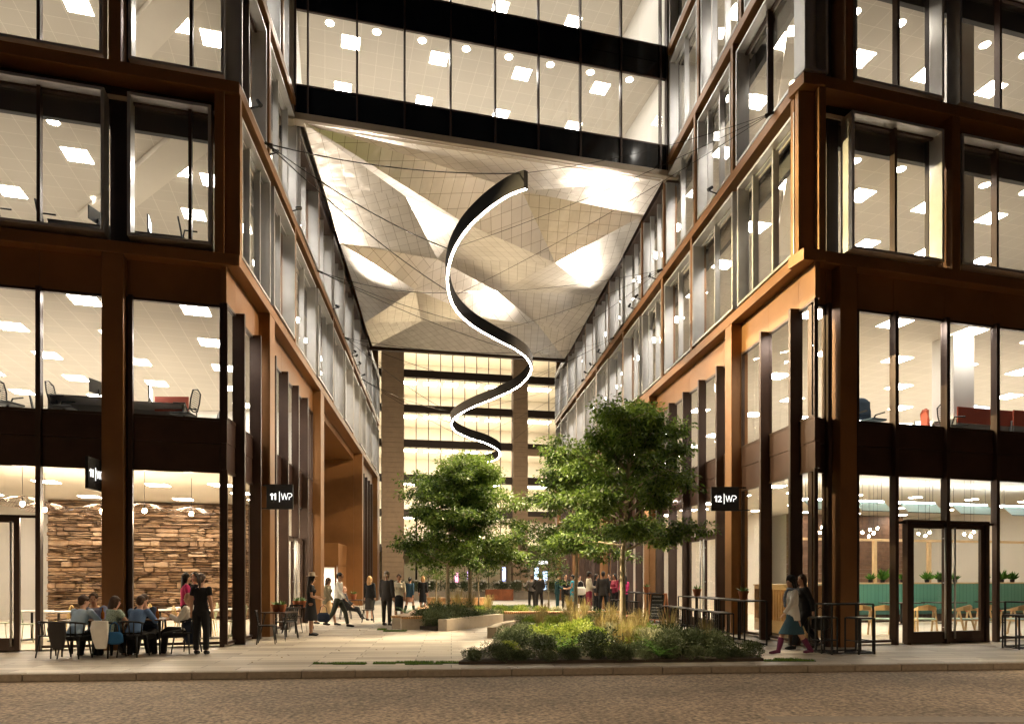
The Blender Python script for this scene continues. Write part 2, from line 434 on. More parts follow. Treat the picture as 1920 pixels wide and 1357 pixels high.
# ---- doors
def door_leaf(b, off, F, t0, t1, n, hside, top=2.95, fm=darkbronze):
    m = MB().box(t0, t0+.11, n-.05, n+.03, .02, top, F=F).box(t1-.11, t1, n-.05, n+.03, .02, top, F=F)
    m.box(t0+.11, t1-.11, n-.05, n+.03, top-.11, top, F=F).box(t0+.11, t1-.11, n-.05, n+.03, .02, .30, F=F)
    d = m.build('door', fm, b, off, bevel=.004)
    MB().quad(F.P(t0+.11, n-.01, .3), F.P(t1-.11, n-.01, .3), F.P(t1-.11, n-.01, top-.11), F.P(t0+.11, n-.01, top-.11)).build('pane', glass, d, off)
    th = t1-.14 if hside > 0 else t0+.14
    h = MB().tube([F.P(th, n+.09, .12), F.P(th, n+.09, top-.08)], .022, 10)
    for z in (.4, 1.5, 2.6): h.tube([F.P(th, n+.02, z), F.P(th, n+.09, z)], .01, 6)
    h.build('handle', greymetal, d, off, smooth=True)
t0, t1 = T(1700), T(1846); tm = (t0+t1)/2
door_leaf(rb, ROFF, RS, t0+.06, tm-.01, -.29, 1); door_leaf(rb, ROFF, RS, tm+.01, t1-.06, -.29, -1)
MB().box(t0-.06, t0+.05, -.38, -.22, 0, 3.04, F=RS).box(t1-.05, t1+.06, -.38, -.22, 0, 3.04, F=RS).box(t0+.05, t1-.05, -.38, -.22, 2.96, 3.04, F=RS).build('door_frame', darkbronze, rb, ROFF)
door_leaf(rb, ROFF, RP, pr[5]+.06, (pr[5]+pr[6])/2-.01, -.29, 1); door_leaf(rb, ROFF, RP, (pr[5]+pr[6])/2+.01, pr[6]-.06, -.29, -1)
door_leaf(lb, LOFF, LP, pl[6]+.06, (pl[6]+pl[7])/2-.01, -.29, 1); door_leaf(lb, LOFF, LP, (pl[6]+pl[7])/2+.01, pl[7]-.06, -.29, -1)
T = lambda px, n=-.31: LS.t_at(px, n)
door_leaf(lb, LOFF, LS, T(-68), T(-20), -.29, 1); door_leaf(lb, LOFF, LS, T(-18), T(38), -.29, 1)

q_ = LP.P(vb-3.2, -3.2, 0); F2 = Fr(q_.x, q_.y, P_ANG-pi/2)
door_leaf(lb, LOFF, F2, .1, 1.12, 0, 1, top=2.3, fm=bronze); door_leaf(lb, LOFF, F2, 1.16, 2.2, 0, -1, top=2.3, fm=bronze)
MB().box(vb-3.1, vb-.06, -.98, -.92, 0, 2.3, F=LP).build('lobby_side_wall', bronze, lb, LOFF)
MB().box(vb-.3, vb-.1, -3.1, -1.0, .05, 2.28, F=LP).build('lobby_back_wall', cream, lb, LOFF)
ZZ = MB().quad(*[LP.P(vb-1.6+a, -2.1+b, 2.29) for a, b in ((-.5, -.5), (.5, -.5), (.5, .5), (-.5, .5))]).build('lobby_light', downem, lb, LOFF)
# ---- interiors: slabs, ceilings, walls
def poly_of(S, P, s0, s1, n, plen, left):
    """floor outline inside both facades (2d)"""
    c = S.P(0, 0, 0)
    if left:
        i = P.P(-n if False else 0, 0, 0)
    a = S.P(s0, n, 0); bcor = None
    # corner: intersection of street plane (offset n) and passage plane (offset n)
    p0, d0 = S.o+S.n*n, S.d; p1, d1 = P.o+P.n*n, P.d
    den = d0.x*d1.y-d0.y*d1.x; dd = p1-p0
    k = (dd.x*d1.y-dd.y*d1.x)/den
    cor = p0+d0*k
    e = P.P(plen, n, 0); f = P.P(plen, -16, 0); g = S.P(s1, -20, 0)
    return cor, e
def slab(b, off, S, P, s_far, n, z0, z1, m, name, plen, dS=13, dP=9):
    p0, d0 = S.o+S.n*n, S.d; p1, d1 = P.o+P.n*n, P.d
    den = d0.x*d1.y-d0.y*d1.x; dd = p1-p0
    k = (dd.x*d1.y-dd.y*d1.x)/den
    cor = p0+d0*k
    A = S.P(s_far, n, 0); B = S.P(s_far, -dS, 0); E = P.P(plen, n, 0); D = P.P(plen, -dP, 0)
    # inner corner
    p0 = S.o-S.n*dS; p1 = P.o-P.n*dP; dd = p1-p0; k = (dd.x*d1.y-dd.y*d1.x)/den; I = p0+d0*k
    pts = [(A.x, A.y), (cor.x, cor.y), (E.x, E.y), (D.x, D.y), (I.x, I.y), (B.x, B.y)]
    if plen < dS and dS > 12:
        D = P.P(plen, -16, 0); I = D; pts = [(A.x, A.y), (cor.x, cor.y), (E.x, E.y), (D.x, D.y), (B.x, B.y)]
        D = E
    m6 = len(pts)
    ar = sum(pts[i][0]*pts[(i+1) % m6][1]-pts[(i+1) % m6][0]*pts[i][1] for i in range(m6))
    if ar < 0: pts.reverse()
    MB().poly(pts, z0, z1).build(name, m, b, off)
    return I, B, D
for b, off, S, P, sf, left in ((lb, LOFF, LS, LP, -19, 1), (rb, ROFF, RS, RP, 17, 0)):
    fl = cafefloor
    slab(b, off, S, P, sf, -.34, .012, .03, fl, 'floor', va-.36 if left else LEND)
    for i, (za, zb, wm) in enumerate(((.03, 4.45, cream), (5.1, 8.12, white), (Z2a-.02, 12.62, white), (Z3a-.02, 16.55, white), (Z4a-.02, 20.5, white), (Z5a-.02, 24.5, white))):
        n = -.36 if i < 2 else -.45
        pl_ = (va-.36 if left and i < 2 else LEND) if i < 4 else (6.4 if left else 9.7)
        dS = 13 if i < 2 else 8
        if i: slab(b, off, S, P, sf, n-.02, za-.12, za, carpet, 'floor', pl_, dS=dS, dP=7)
        I, B, D = slab(b, off, S, P, sf, n-.02, zb, zb+.1, cream if i == 0 else ceilm, 'ceiling', pl_, dS=dS, dP=7)
        # inner walls
        w = MB(); I3 = Vector((I.x, I.y, 0))
        for q0, q1 in ((I3, B), (I3, D)):
            w.quad((q0.x, q0.y, za), (q1.x, q1.y, za), (q1.x, q1.y, zb), (q0.x, q0.y, zb))
        A = S.P(sf, n, 0); w.quad((A.x, A.y, za), (B.x, B.y, za), (B.x, B.y, zb), (A.x, A.y, zb))
        E = P.P(pl_, n, 0); w.quad((E.x, E.y, za), (D.x, D.y, za), (D.x, D.y, zb), (E.x, E.y, zb))
        w.build('inner_wall', wm, b, off)
# end wall and flat roof closing the passage blocks
for b, off, F in ((lb, LOFF, LP), (rb, ROFF, RP)):
    MB().box(LEND+.02, LEND+.3, -12, -.1, 0, 25, F=F).build('end_wall', bronze, b, off)
    MB().box(-2 if b is rb else -6, LEND, -8, -.5, 25.3, 25.5, F=F).build('roof', darkbronze, b, off)
blindm = mat('dark grey blind box', (.085, .082, .080), .7)
# dark downstand behind the top of the upper windows
for b, off, F, t0, t1 in ((lb, LOFF, LS, -19, -.6), (rb, ROFF, RS, .9, 17), (lb, LOFF, LP, .6, LEND), (rb, ROFF, RP, .6, REND)):
    for zz in (12.62, 16.55):
        MB().box(t0, t1, -.75, -.62, zz-.55, zz, F=F).build('blind_box', blindm, b, off)
# diagonal braces behind the upper windows
def bulkhead(b, off, F, t0, n0, t1, n1, z):
    MB().bar(F.P(t0, n0, z-.09), F.P(t1, n1, z-.09), .85, .16).build('ceiling_bulkhead', cream, b, off)
for z in (12.62, 16.55):
    bulkhead(lb, LOFF, LS, -4.9, -6.5, -1.0, -1.1, z); bulkhead(rb, ROFF, RS, 1.2, -1.3, 4.4, -6.5, z)
# round interior columns of the right building
for t in (5.6,):
    for za, zb in ((5.1, 8.12), (Z2a, 12.62), (Z3a, 16.55)):
        MB().box(t, t+.7, -1.9, -1.2, za, zb, F=RS).build('inner_column', white, rb, ROFF, bevel=.02)

# ------------------------------------------------------------------ bridge between the buildings
BO = (-6.98, 22.4, 0)
BF = Fr(-6.98, 22.4, math.atan2(3.2, 12.7))
BL = 13.1
bb = thing('bridge_building', 'glazed office bridge spanning the passage high up between both buildings', 'building', BO)
ZB = 16.45
mt = [-.02, .37]+[.37+1.558*k for k in range(1, 9)]+[BL]
for zi, (z0, z1, z2) in enumerate(((17.55, 20.0, 21.05), (21.05, 24.6, 25.6))):
    pass
for a, c in zip(mt[:-1], mt[1:]):
    for z0, z1 in ((17.6, 20.0), (21.25, 24.6)):
        w = MB().box(a+.02, c-.02, -.1, -.02, z0-.04, z0, F=BF).box(a+.02, c-.02, -.1, -.02, z1, z1+.04, F=BF).box(a+.02, a+.035, -.1, -.02, z0, z1, F=BF).box(c-.035, c-.02, -.1, -.02, z0, z1, F=BF)
        w = w.build('window', darkbronze, bb, BO)
        MB().quad(BF.P(a+.02, -.05, z0), BF.P(c-.02, -.05, z0), BF.P(c-.02, -.05, z1), BF.P(a+.02, -.05, z1)).build('pane', glassd, w, BO)
    for z0, z1 in ((ZB+.16, 17.55), (20.05, 20.6), (20.63, 21.2)):
        MB().box(a+.01, c-.01, -.12, -.04, z0, z1, F=BF).build('spandrel_panel', MATS.get('black glass panel') or mat('black glass panel', (.008, .008, .009), .12), bb, BO)
for t in mt: MB().box(t-.025, t+.025, -.1, .06, ZB+.16, 25, F=BF).build('mullion', darkbronze, bb, BO)
MB().box(-.3, BL+.35, -.3, .08, ZB-.06, ZB+.16, F=BF).build('edge_beam', beigemetal, bb, BO, bevel=.01)
MB().box(-.45, -.06, -.3, .1, ZB-.1, 25, F=BF).build('corner_post', beigemetal, bb, BO, bevel=.01)
MB().box(BL+.02, BL+.42, -.3, .1, ZB-.1, 25, F=BF).build('corner_post', beigemetal, bb, BO, bevel=.01)
for za, zb in ((17.4, 20.35), (21.1, 24.7)):
    MB().box(0, BL, -9, -.2, za-.1, za, F=BF).build('floor', white, bb, BO)
    MB().box(0, BL, -9, -.2, zb, zb+.15, F=BF).build('ceiling', ceilm, bb, BO)
    w = MB().quad(BF.P(0, -9, za), BF.P(BL, -9, za), BF.P(BL, -9, zb), BF.P(0, -9, zb))
    w.quad(BF.P(0, -9, za), BF.P(0, -.2, za), BF.P(0, -.2, zb), BF.P(0, -9, zb)).quad(BF.P(BL, -9, za), BF.P(BL, -.2, za), BF.P(BL, -.2, zb), BF.P(BL, -9, zb))
    w.build('inner_wall', white, bb, BO)
# folded metal soffit
def soffit():
    m, nt, b = nm('brushed soffit metal')
    setin(b, Metallic=1.0, Roughness=.31)
    uv = N(nt, 'ShaderNodeUVMap'); uv.uv_map = 'UVMap'
    br = N(nt, 'ShaderNodeTexBrick'); br.offset = .0; br.squash = 1
    setin(br, Scale=1.0, Mortar_Size=.008, Mortar_Smooth=.2, Brick_Width=.42, Row_Height=.58)
    br.inputs['Color1'].default_value = c4((.66, .62, .56)); br.inputs['Color2'].default_value = c4((.75, .71, .65)); br.inputs['Mortar'].default_value = c4((.26, .21, .15))
    nt.links.new(uv.outputs[0], br.inputs['Vector']); nt.links.new(br.outputs['Color'], b.inputs['Base Color'])
    bp = N(nt, 'ShaderNodeBump'); setin(bp, Strength=.12, Distance=.01); bp.invert = True
    nt.links.new(br.outputs['Fac'], bp.inputs['Height'])
    no = N(nt, 'ShaderNodeTexNoise'); setin(no, Scale=1.6, Detail=2)
    nt.links.new(uv.outputs[0], no.inputs['Vector'])
    bp2 = N(nt, 'ShaderNodeBump'); setin(bp2, Strength=.25, Distance=.12)
    nt.links.new(no.outputs['Fac'], bp2.inputs['Height']); nt.links.new(bp.outputs['Normal'], bp2.inputs['Normal'])
    nt.links.new(bp2.outputs['Normal'], b.inputs['Normal'])
    br2 = N(nt, 'ShaderNodeMapRange')
    # points: (a across 0..1, b depth 0..1, z)
    def Q(a, b_, dz):
        y0 = 22.5+a*3.2; y1 = 44.2+a*2.6
        Y = y0+(y1-y0)*b_
        xl = -4.55-.0985*Y; xr = 8.15-.0985*Y
        return Vector((xl+(xr-xl)*a, Y, ZB-.07+dz))
    g = [(0, 0, 0), (1, 0, 0), (0, .16, -.1), (.40, .145, .75), (1, .03, -.1), (.55, .23, .9), (0, .33, -.15), (1, .24, -.1),
         (.36, .42, .8), (.82, .36, .05), (0, .52, -.1), (1, .46, -.15), (.5, .52, .2), (.55, .66, .8), (0, .72, -.1), (1, .68, -.1),
         (.3, .8, .6), (.7, .86, .6), (0, 1, 0), (1, 1, 0), (.22, .55, .7), (.15, .25, .3)]
    g = [(0, 0, 0), (1, 0, 0), (0, 1, 0), (1, 1, 0)]
    P3 = [Q(*p) for p in g]
    def K(px, py, dz):
        Y = (ZB-.07+dz-CH)*FPX/(HZ-py); P3.append(Vector(((px-960)/FPX*Y, Y, ZB-.07+dz)))
    for px, py, dz in ((761, 369, .68), (979, 359, .60), (870, 418, -.45), (820, 486, .60), (1041, 493, -.60), (778, 543, -.50), (930, 545, .62), (905, 596, -.5), (790, 602, .5), (1010, 610, .4)):
        K(px, py, dz)
    for a_, bs in ((0, (.16, .36, .58, .80)), (1, (.12, .30, .50, .75))):
        for k_, b_ in enumerate(bs): P3.append(Q(a_, b_, -.12 if k_ % 2 else .0))
    from mathutils.geometry import delaunay_2d_cdt
    P2 = [Vector((p.x+.0985*(p.y-20), p.y)) for p in P3]
    _, _, fs, _, _, _ = delaunay_2d_cdt(P2, [], [], 0, 1e-5)[0:6]
    me = bpy.data.meshes.new('soffit'); vs = []; ff = []; uvs = []
    for k, f in enumerate(fs):
        i = len(vs); ps = [P3[j] for j in f]; vs += ps; ff.append(tuple(range(i, i+len(ps))))
        ang = rnd.choice([0, .2, -.25, .35, -.4, .1]); c = ps[0]
        for p in ps:
            q = p-c; uvs.append((q.x*cos(ang)+q.y*sin(ang), -q.x*sin(ang)+q.y*cos(ang)))
    me.from_pydata([tuple(v-Vector(BO)) for v in vs], [], ff)
    ul = me.uv_layers.new(name='UVMap')
    for k, u in enumerate(uvs): ul.data[k].uv = u
    me.materials.append(m); o = bpy.data.objects.new('soffit', me); link(o, bb)
soffit()
# rear face of the bridge and its sides
MB().poly([(-9.3, 44.6), (3.6, 47.2), (3.6, 47.5), (-9.3, 44.9)], ZB-.1, 25).build('rear_wall', darkbronze, bb, BO)
MB().poly([(-6.9, 23), (5.8, 26.2), (3.6, 47.2), (-9.3, 44.6)], ZB+.74, ZB+.76).build('underside_deck', darkbronze, bb, BO)

# ------------------------------------------------------------------ far building closing the view
FB = Fr(-30, 76, radians(11)); FO = (-12, 79, 0)
fb = thing('office_building', 'pale stone office building with lit glass floors closing the far end of the passage', 'building', FO)
def fT(px, n=0): return FB.t_at(px, n)
pierm = mat('ribbed stone pier', (.30, .22, .15), .75, var=.12, vscale=1.2)
def pier_bands(m):
    nt = m.node_tree; b = nt.nodes['Principled BSDF']
    v = worldpos(nt, 1); wv = N(nt, 'ShaderNodeTexWave', wave_type='BANDS', bands_direction='Z'); setin(wv, Scale=.55, Distortion=0)
    nt.links.new(v, wv.inputs['Vector'])
    cr = N(nt, 'ShaderNodeValToRGB'); cr.color_ramp.elements[0].position = .02; cr.color_ramp.elements[1].position = .06
    nt.links.new(wv.outputs['Fac'], cr.inputs['Fac'])
    bp = N(nt, 'ShaderNodeBump'); setin(bp, Strength=.8, Distance=.05)
    nt.links.new(cr.outputs['Color'], bp.inputs['Height']); nt.links.new(bp.outputs['Normal'], b.inputs['Normal'])
pier_bands(pierm)
for a, c in ((716, 757), (962, 990), (560, 600), (1150, 1190)):
    MB().box(fT(a, 0), fT(c, 0), -1.2, 0, 0, 40, F=FB).build('pier', pierm, fb, FO, bevel=.03)
SP = [0, 5.1]+[5.1+4.02*k for k in range(1, 9)]
bays = ((600, 716, 3), (757, 962, 9), (990, 1150, 4))
bandm = mat('dark floor band', (.035, .025, .02), .5, .2)
sheer = glassmat('bright office glass', (.95, .95, .90), 1.0)
for bi, (a, c, k) in enumerate(bays):
    t0, t1 = fT(a, 0)+.02, fT(c, 0)-.02
    for li in range(1, 9):
        z = SP[li]
        MB().box(t0, t1, -.9, -.35, z-.45, z+.42, F=FB).build('floor_band', bandm, fb, FO)
    for li in range(0, 8):
        z0 = SP[li]+.42 if li else .1; z1 = SP[li+1]-.45
        w = MB()
        for j in range(k+1):
            t = t0+(t1-t0)*j/k; w.box(t-.04, t+.04, -.6, -.4, z0, z1, F=FB)
        w = w.build('window', darkbronze, fb, FO)
        MB().quad(FB.P(t0, -.5, z0), FB.P(t1, -.5, z0), FB.P(t1, -.5, z1), FB.P(t0, -.5, z1)).build('pane', sheer, w, FO)
    if bi == 2:
        for z in (17.1+4.02*0-.0, 9.1): MB().box(t0, t1, -.3, -.05, z-1.0, z-.2, F=FB).build('stone_beam', pierm, fb, FO)
for li in range(1, 9):
    MB().box(0, 60, -9, -.95, SP[li]-.35, SP[li]+.1, F=FB).build('floor_slab', cream, fb, FO)
MB().box(0, 60, -9.3, -9.0, 0, 40, F=FB).build('inner_wall', cream, fb, FO)
MB().box(0, 60, -9.3, -.2, 37.5, 38, F=FB).build('roof', darkbronze, fb, FO)

# ------------------------------------------------------------------ ceiling lights, every one an object
def light_proto(kind):
    if kind == 'fa':
        return MB().quad((-.3, -.3, .006), (.3, -.3, .006), (.3, .3, .006), (-.3, .3, .006)), brightpanel
    if kind == 'br':
        m = MB().quad((-.3, -.3, .006), (.3, -.3, .006), (.3, .3, .006), (-.3, .3, .006)); return m, bridgeem
    if kind == 'sq':
        m = MB().quad((-.3, -.3, .006), (.3, -.3, .006), (.3, .3, .006), (-.3, .3, .006)); return m, panelem
    return MB().quad(*[(.13*cos(2*pi*i/20), .13*sin(2*pi*i/20), .006) for i in range(20)]), downem
meshes = {}
bridgeem = emat('bridge panel glow', (1, .95, .88), 25)
for k in ('sq', 'rd', 'br', 'fa'):
    m, em = light_proto(k); o = m.build('ceiling_light', em); meshes[k] = o.data; bpy.data.objects.remove(o)
def ceil_light(kind, p, ang, label, group):
    o = bpy.data.objects.new('ceiling_light' if kind != 'rd' else 'round_downlight', meshes[kind]); link(o)
    o.location = p; o.rotation_euler = (0, 0, ang)
    tag(o, label, 'light', group)
    return o
def grid(F, t0, t1, dt, n0, n1, dn, z, kind, label, group, P=None, pin=None):
    t = t0
    while (t <= t1 if dt > 0 else t >= t1):
        n = n0
        while n >= n1:
            p = F.P(t, n, z-.012)
            ok = True
            if pin is not None:
                q = Vector((p.x, p.y))-pin.o; ok = q.dot(pin.n) < -.9
            if ok: ceil_light(kind, p, S_ANG, label, group)
            n -= dn
        t += dt
L1 = 'square ceiling light panel on the first floor above the %s'
for nm_, S, P, sgn in (('cafe in the left building', LS, LP, -1), ('restaurant in the right building', RS, RP, 1)):
    side = 'left' if sgn < 0 else 'right'
    grid(S, sgn*1.1, sgn*15.6, sgn*2.4, -1.0, -12.5, 2.4, 8.12, 'sq', 'square ceiling light on the first floor behind the street windows of the %s building' % side, 'first floor street side ceiling lights, %s building' % side, pin=P)
    if sgn > 0: grid(P, 15.5, 34, 2.6, -1.5, -5, 2.6, 8.12, 'sq', 'square ceiling light on the first floor along the passage side of the %s building' % side, 'first floor passage side ceiling lights, %s building' % side)
    for z, fl in ((12.62, 'second'), (16.55, 'third'), (20.5, 'fourth')):
        if z < 18:
            grid(S, sgn*1.9, sgn*12, sgn*2.4, -3.1, -7, 2.4, z, 'sq', 'square ceiling light on the %s floor behind the street windows of the %s building' % (fl, side), '%s floor street side ceiling lights, %s building' % (fl, side), pin=P)
            grid(S, sgn*1.5, sgn*12, sgn*1.45, -1.75, -1.8, 9, z, 'rd', 'round downlight close to the street windows on the %s floor of the %s building' % (fl, side), '%s floor street side downlights, %s building' % (fl, side), pin=P)
            grid(P, 3.2, 34, 2.6, -1.6, -2.4, 2.6, z, 'sq', 'square ceiling light on the %s floor along the passage side of the %s building' % (fl, side), '%s floor passage side ceiling lights, %s building' % (fl, side))
        else:
            grid(P, 2, 6 if sgn < 0 else 9, 2.6, -1.6, -4.4, 2.6, z, 'sq', 'square ceiling light on the %s floor along the passage side of the %s building' % (fl, side), '%s floor passage side ceiling lights, %s building' % (fl, side))
for zz, fl in ((20.35, 'lower'), (24.7, 'upper')):
    for k in range(4):
        for n in (-1.5, -3.9, -6.3):
            ceil_light('br', BF.P(1.75+3.1*k-(.25 if n < -2 else 0), n, zz-.012), S_ANG, 'square ceiling light on the %s floor of the glazed bridge' % fl, 'square lights on the %s bridge floor' % fl)
    for k in range(8):
        ceil_light('rd', BF.P(1.05+1.558*k, -.8, zz-.012), 0, 'round downlight close to the glass on the %s floor of the bridge' % fl, 'round lights on the %s bridge floor' % fl)
for li in range(1, 8):
    for t in [fT(x) for x in (735, 775, 815, 855, 895, 935, 1010, 1035)]:
        for n in (-3.2,):
            o = ceil_light('fa', FB.P(t+(n+2.5)*.35, n, SP[li+1]-.365), radians(11), 'small ceiling light on an upper floor of the far stone building', 'ceiling lights in the far building')
            o.scale = (2.6, 2.2, 1)
# ------------------------------------------------------------------ ground
def asphalt():
    m, nt, b = nm('asphalt')
    v = worldpos(nt, 1)
    n1 = N(nt, 'ShaderNodeTexNoise'); setin(n1, Scale=15, Detail=5, Roughness=.8)
    vo = N(nt, 'ShaderNodeTexVoronoi'); setin(vo, Scale=17)
    nt.links.new(v, n1.inputs['Vector']); nt.links.new(v, vo.inputs['Vector'])
    cr = N(nt, 'ShaderNodeValToRGB'); cr.color_ramp.elements[0].color = c4((.022, .016, .011)); cr.color_ramp.elements[1].color = c4((.60, .44, .30))
    cr.color_ramp.elements[0].position = .38; cr.color_ramp.elements[1].position = .66
    nt.links.new(n1.outputs['Fac'], cr.inputs['Fac'])
    mx = N(nt, 'ShaderNodeMix', data_type='RGBA'); mx.inputs[0].default_value = .45
    nt.links.new(cr.outputs['Color'], mx.inputs[6])
    cr2 = N(nt, 'ShaderNodeValToRGB'); cr2.color_ramp.elements[0].color = c4((.56, .42, .28)); cr2.color_ramp.elements[1].color = c4((.10, .08, .06)); cr2.color_ramp.elements[1].position = .7
    nt.links.new(vo.outputs['Distance'], cr2.inputs['Fac']); nt.links.new(cr2.outputs['Color'], mx.inputs[7])
    n3 = N(nt, 'ShaderNodeTexNoise'); setin(n3, Scale=.45, Detail=4, Roughness=.6); nt.links.new(v, n3.inputs['Vector'])
    m3 = N(nt, 'ShaderNodeMapRange'); setin(m3, From_Min=.3, From_Max=.7, To_Min=.62, To_Max=1.25); nt.links.new(n3.outputs['Fac'], m3.inputs['Value'])
    sc3 = N(nt, 'ShaderNodeVectorMath', operation='SCALE'); nt.links.new(mx.outputs[2], sc3.inputs[0]); nt.links.new(m3.outputs[0], sc3.inputs['Scale'])
    nt.links.new(sc3.outputs[0], b.inputs['Base Color'])
    setin(b, Roughness=.8)
    bp = N(nt, 'ShaderNodeBump'); setin(bp, Strength=.8, Distance=.02)
    nt.links.new(vo.outputs['Distance'], bp.inputs['Height']); bp.invert = True; nt.links.new(bp.outputs['Normal'], b.inputs['Normal'])
    return m
def paving():
    m, nt, b = nm('granite paving')
    v = worldpos(nt, (1, 1, 1), -radians(5))
    br = N(nt, 'ShaderNodeTexBrick'); br.offset = .37; br.offset_frequency = 2
    setin(br, Scale=1.0, Mortar_Size=.010, Mortar_Smooth=.1, Brick_Width=1.9, Row_Height=.36, Bias=0)
    br.inputs['Color1'].default_value = c4((.30, .26, .21)); br.inputs['Color2'].default_value = c4((.52, .465, .39)); br.inputs['Mortar'].default_value = c4((.09, .075, .06))
    nt.links.new(v, br.inputs['Vector'])
    no = N(nt, 'ShaderNodeTexNoise'); setin(no, Scale=.7, Detail=8, Roughness=.7); nt.links.new(v, no.inputs['Vector'])
    mr = N(nt, 'ShaderNodeMapRange'); setin(mr, To_Min=.72, To_Max=1.2); nt.links.new(no.outputs['Fac'], mr.inputs['Value'])
    n2 = N(nt, 'ShaderNodeTexNoise'); setin(n2, Scale=60, Detail=3); nt.links.new(v, n2.inputs['Vector'])
    mr2 = N(nt, 'ShaderNodeMapRange'); setin(mr2, To_Min=.86, To_Max=1.14); nt.links.new(n2.outputs['Fac'], mr2.inputs['Value'])
    mu = N(nt, 'ShaderNodeMath', operation='MULTIPLY'); nt.links.new(mr.outputs[0], mu.inputs[0]); nt.links.new(mr2.outputs[0], mu.inputs[1])
    mx = N(nt, 'ShaderNodeVectorMath', operation='SCALE'); nt.links.new(br.outputs['Color'], mx.inputs[0]); nt.links.new(mu.outputs[0], mx.inputs['Scale'])
    nt.links.new(mx.outputs[0], b.inputs['Base Color'])
    mr3 = N(nt, 'ShaderNodeMapRange'); setin(mr3, To_Min=.38, To_Max=.62); nt.links.new(no.outputs['Fac'], mr3.inputs['Value']); nt.links.new(mr3.outputs[0], b.inputs['Roughness'])
    bp = N(nt, 'ShaderNodeBump'); setin(bp, Strength=.3, Distance=.01); nt.links.new(n2.outputs['Fac'], bp.inputs['Height']); nt.links.new(bp.outputs['Normal'], b.inputs['Normal'])
    return m
asph, pave = asphalt(), paving()
kerbm = mat('granite kerb', (.20, .16, .12), .7, var=.2, vscale=12, bump=.2, bscale=80)
KF = Fr(0, 12.35, math.atan2(1.6, 18.3))            # kerb line
structure(MB().poly([(-300, -200), (300, -200), (300, 300), (-300, 300)], -.5, -.12).build('road', asph))
MB_ = MB(); a, c, d, e = KF.P(-90, -.14, 0), KF.P(90, -.14, 0), (200, 200, 0), (-200, 200, 0)
structure(MB().poly([(a.x, a.y), (c.x, c.y), (d[0], d[1]), (e[0], e[1])], -.119, 0).build('pavement', pave))
kb = MB()
for i in range(-45, 46): kb.box(i*.915, i*.915+.905, -.14, .02, -.119, .006+.002*(i % 3), F=KF)
structure(kb.build('kerb', kerbm, bevel=.012))
structure(MB().box(3.2, 90, 3.6, 3.95, -.1195, -.115, F=Fr(0, 12.35, radians(-.5))).build('road_gutter', kerbm))
# ------------------------------------------------------------------ people
def cmat(name, col, rough=.8, var=.06, bump=.25, vs=9):
    return MATS[name] if name in MATS else mat(name, col, rough, var=var, vscale=vs, bump=bump, bscale=60, spec=.3)
SKIN = {'fair': cmat('fair skin', (.56, .33, .23), .55, .04, .03), 'tan': cmat('tan skin', (.42, .23, .14), .55, .04, .03), 'dark': cmat('dark skin', (.16, .075, .045), .5, .04, .03)}
eyem = mat('eye', (.02, .015, .012), .2); lipm = mat('lip', (.33, .09, .07), .5)
HAIR = {'black': cmat('black hair', (.012, .010, .010), .5, .3, .6, 30), 'brown': cmat('brown hair', (.055, .028, .015), .5, .3, .6, 30), 'blond': cmat('blond hair', (.42, .24, .10), .5, .3, .6, 30), 'grey': cmat('grey hair', (.30, .24, .19), .6, .3, .6, 30)}
def vdir(pitch, side=0, sgn=1):
    p, s_ = radians(pitch), radians(side)
    return Vector((sgn*sin(s_), sin(p)*cos(s_), -cos(p)*cos(s_)))
class Body:
    """closed lofts in local space (facing +y); voxel remeshed into one skin"""
    def __init__(s): s.mb = MB()
    def loft(s, rings, n=12):
        """rings: (centre, rx, ry, axisdir) ; ring lies across axisdir, rx along local x"""
        mb = s.mb; i0 = len(mb.v)
        for c, rx, ry, d in rings:
            d = Vector(d).normalized(); X = Vector((1, 0, 0)); X = (X-d*X.dot(d))
            if X.length < .2: X = Vector((0, 1, 0))-d*d.y
            X.normalize(); Y = d.cross(X)
            for j in range(n):
                a = 2*pi*j/n; mb.v.append(Vector(c)+X*(cos(a)*rx)+Y*(sin(a)*ry))
        for k in range(len(rings)-1):
            for j in range(n):
                a = i0+k*n+j; b = i0+k*n+(j+1) % n
                mb.f.append((a, b, b+n, a+n)); mb.mi.append(0)
        mb.f.append(tuple(i0+j for j in reversed(range(n)))); mb.mi.append(0)
        e = i0+(len(rings)-1)*n; mb.f.append(tuple(e+j for j in range(n))); mb.mi.append(0)
    def limb(s, pts, rad, n=10, dirs=None):
        pts = [Vector(p) for p in pts]
        for a, b, r0, r1 in zip(pts[:-1], pts[1:], rad[:-1], rad[1:]):
            s.mb.tube([a, b], [r0, r1], n)
        for p, r in list(zip(pts, rad))[1:-1]: s.mb.ell(p, (r*1.0, r*1.0, r*1.0), 10, 6)
    def ball(s, c, r, R=None):
        r = (r, r, r) if not isinstance(r, tuple) else r
        s.mb.ell(c, r, 14, 10, R)
    def skin(s, name, m, parent, vox=.014, smooth=6):
        o = s.mb.build(name, m)
        md = o.modifiers.new('r', 'REMESH'); md.mode = 'VOXEL'; md.voxel_size = vox
        sm = o.modifiers.new('s', 'SMOOTH'); sm.factor = .5; sm.iterations = smooth
        dg = bpy.context.evaluated_depsgraph_get(); dg.update()
        me = bpy.data.meshes.new_from_object(o.evaluated_get(dg))
        old = o.data; o.modifiers.clear(); o.data = me; bpy.data.meshes.remove(old)
        me.polygons.foreach_set('use_smooth', [True]*len(me.polygons)); me.name = name
        o.parent = parent
        return o
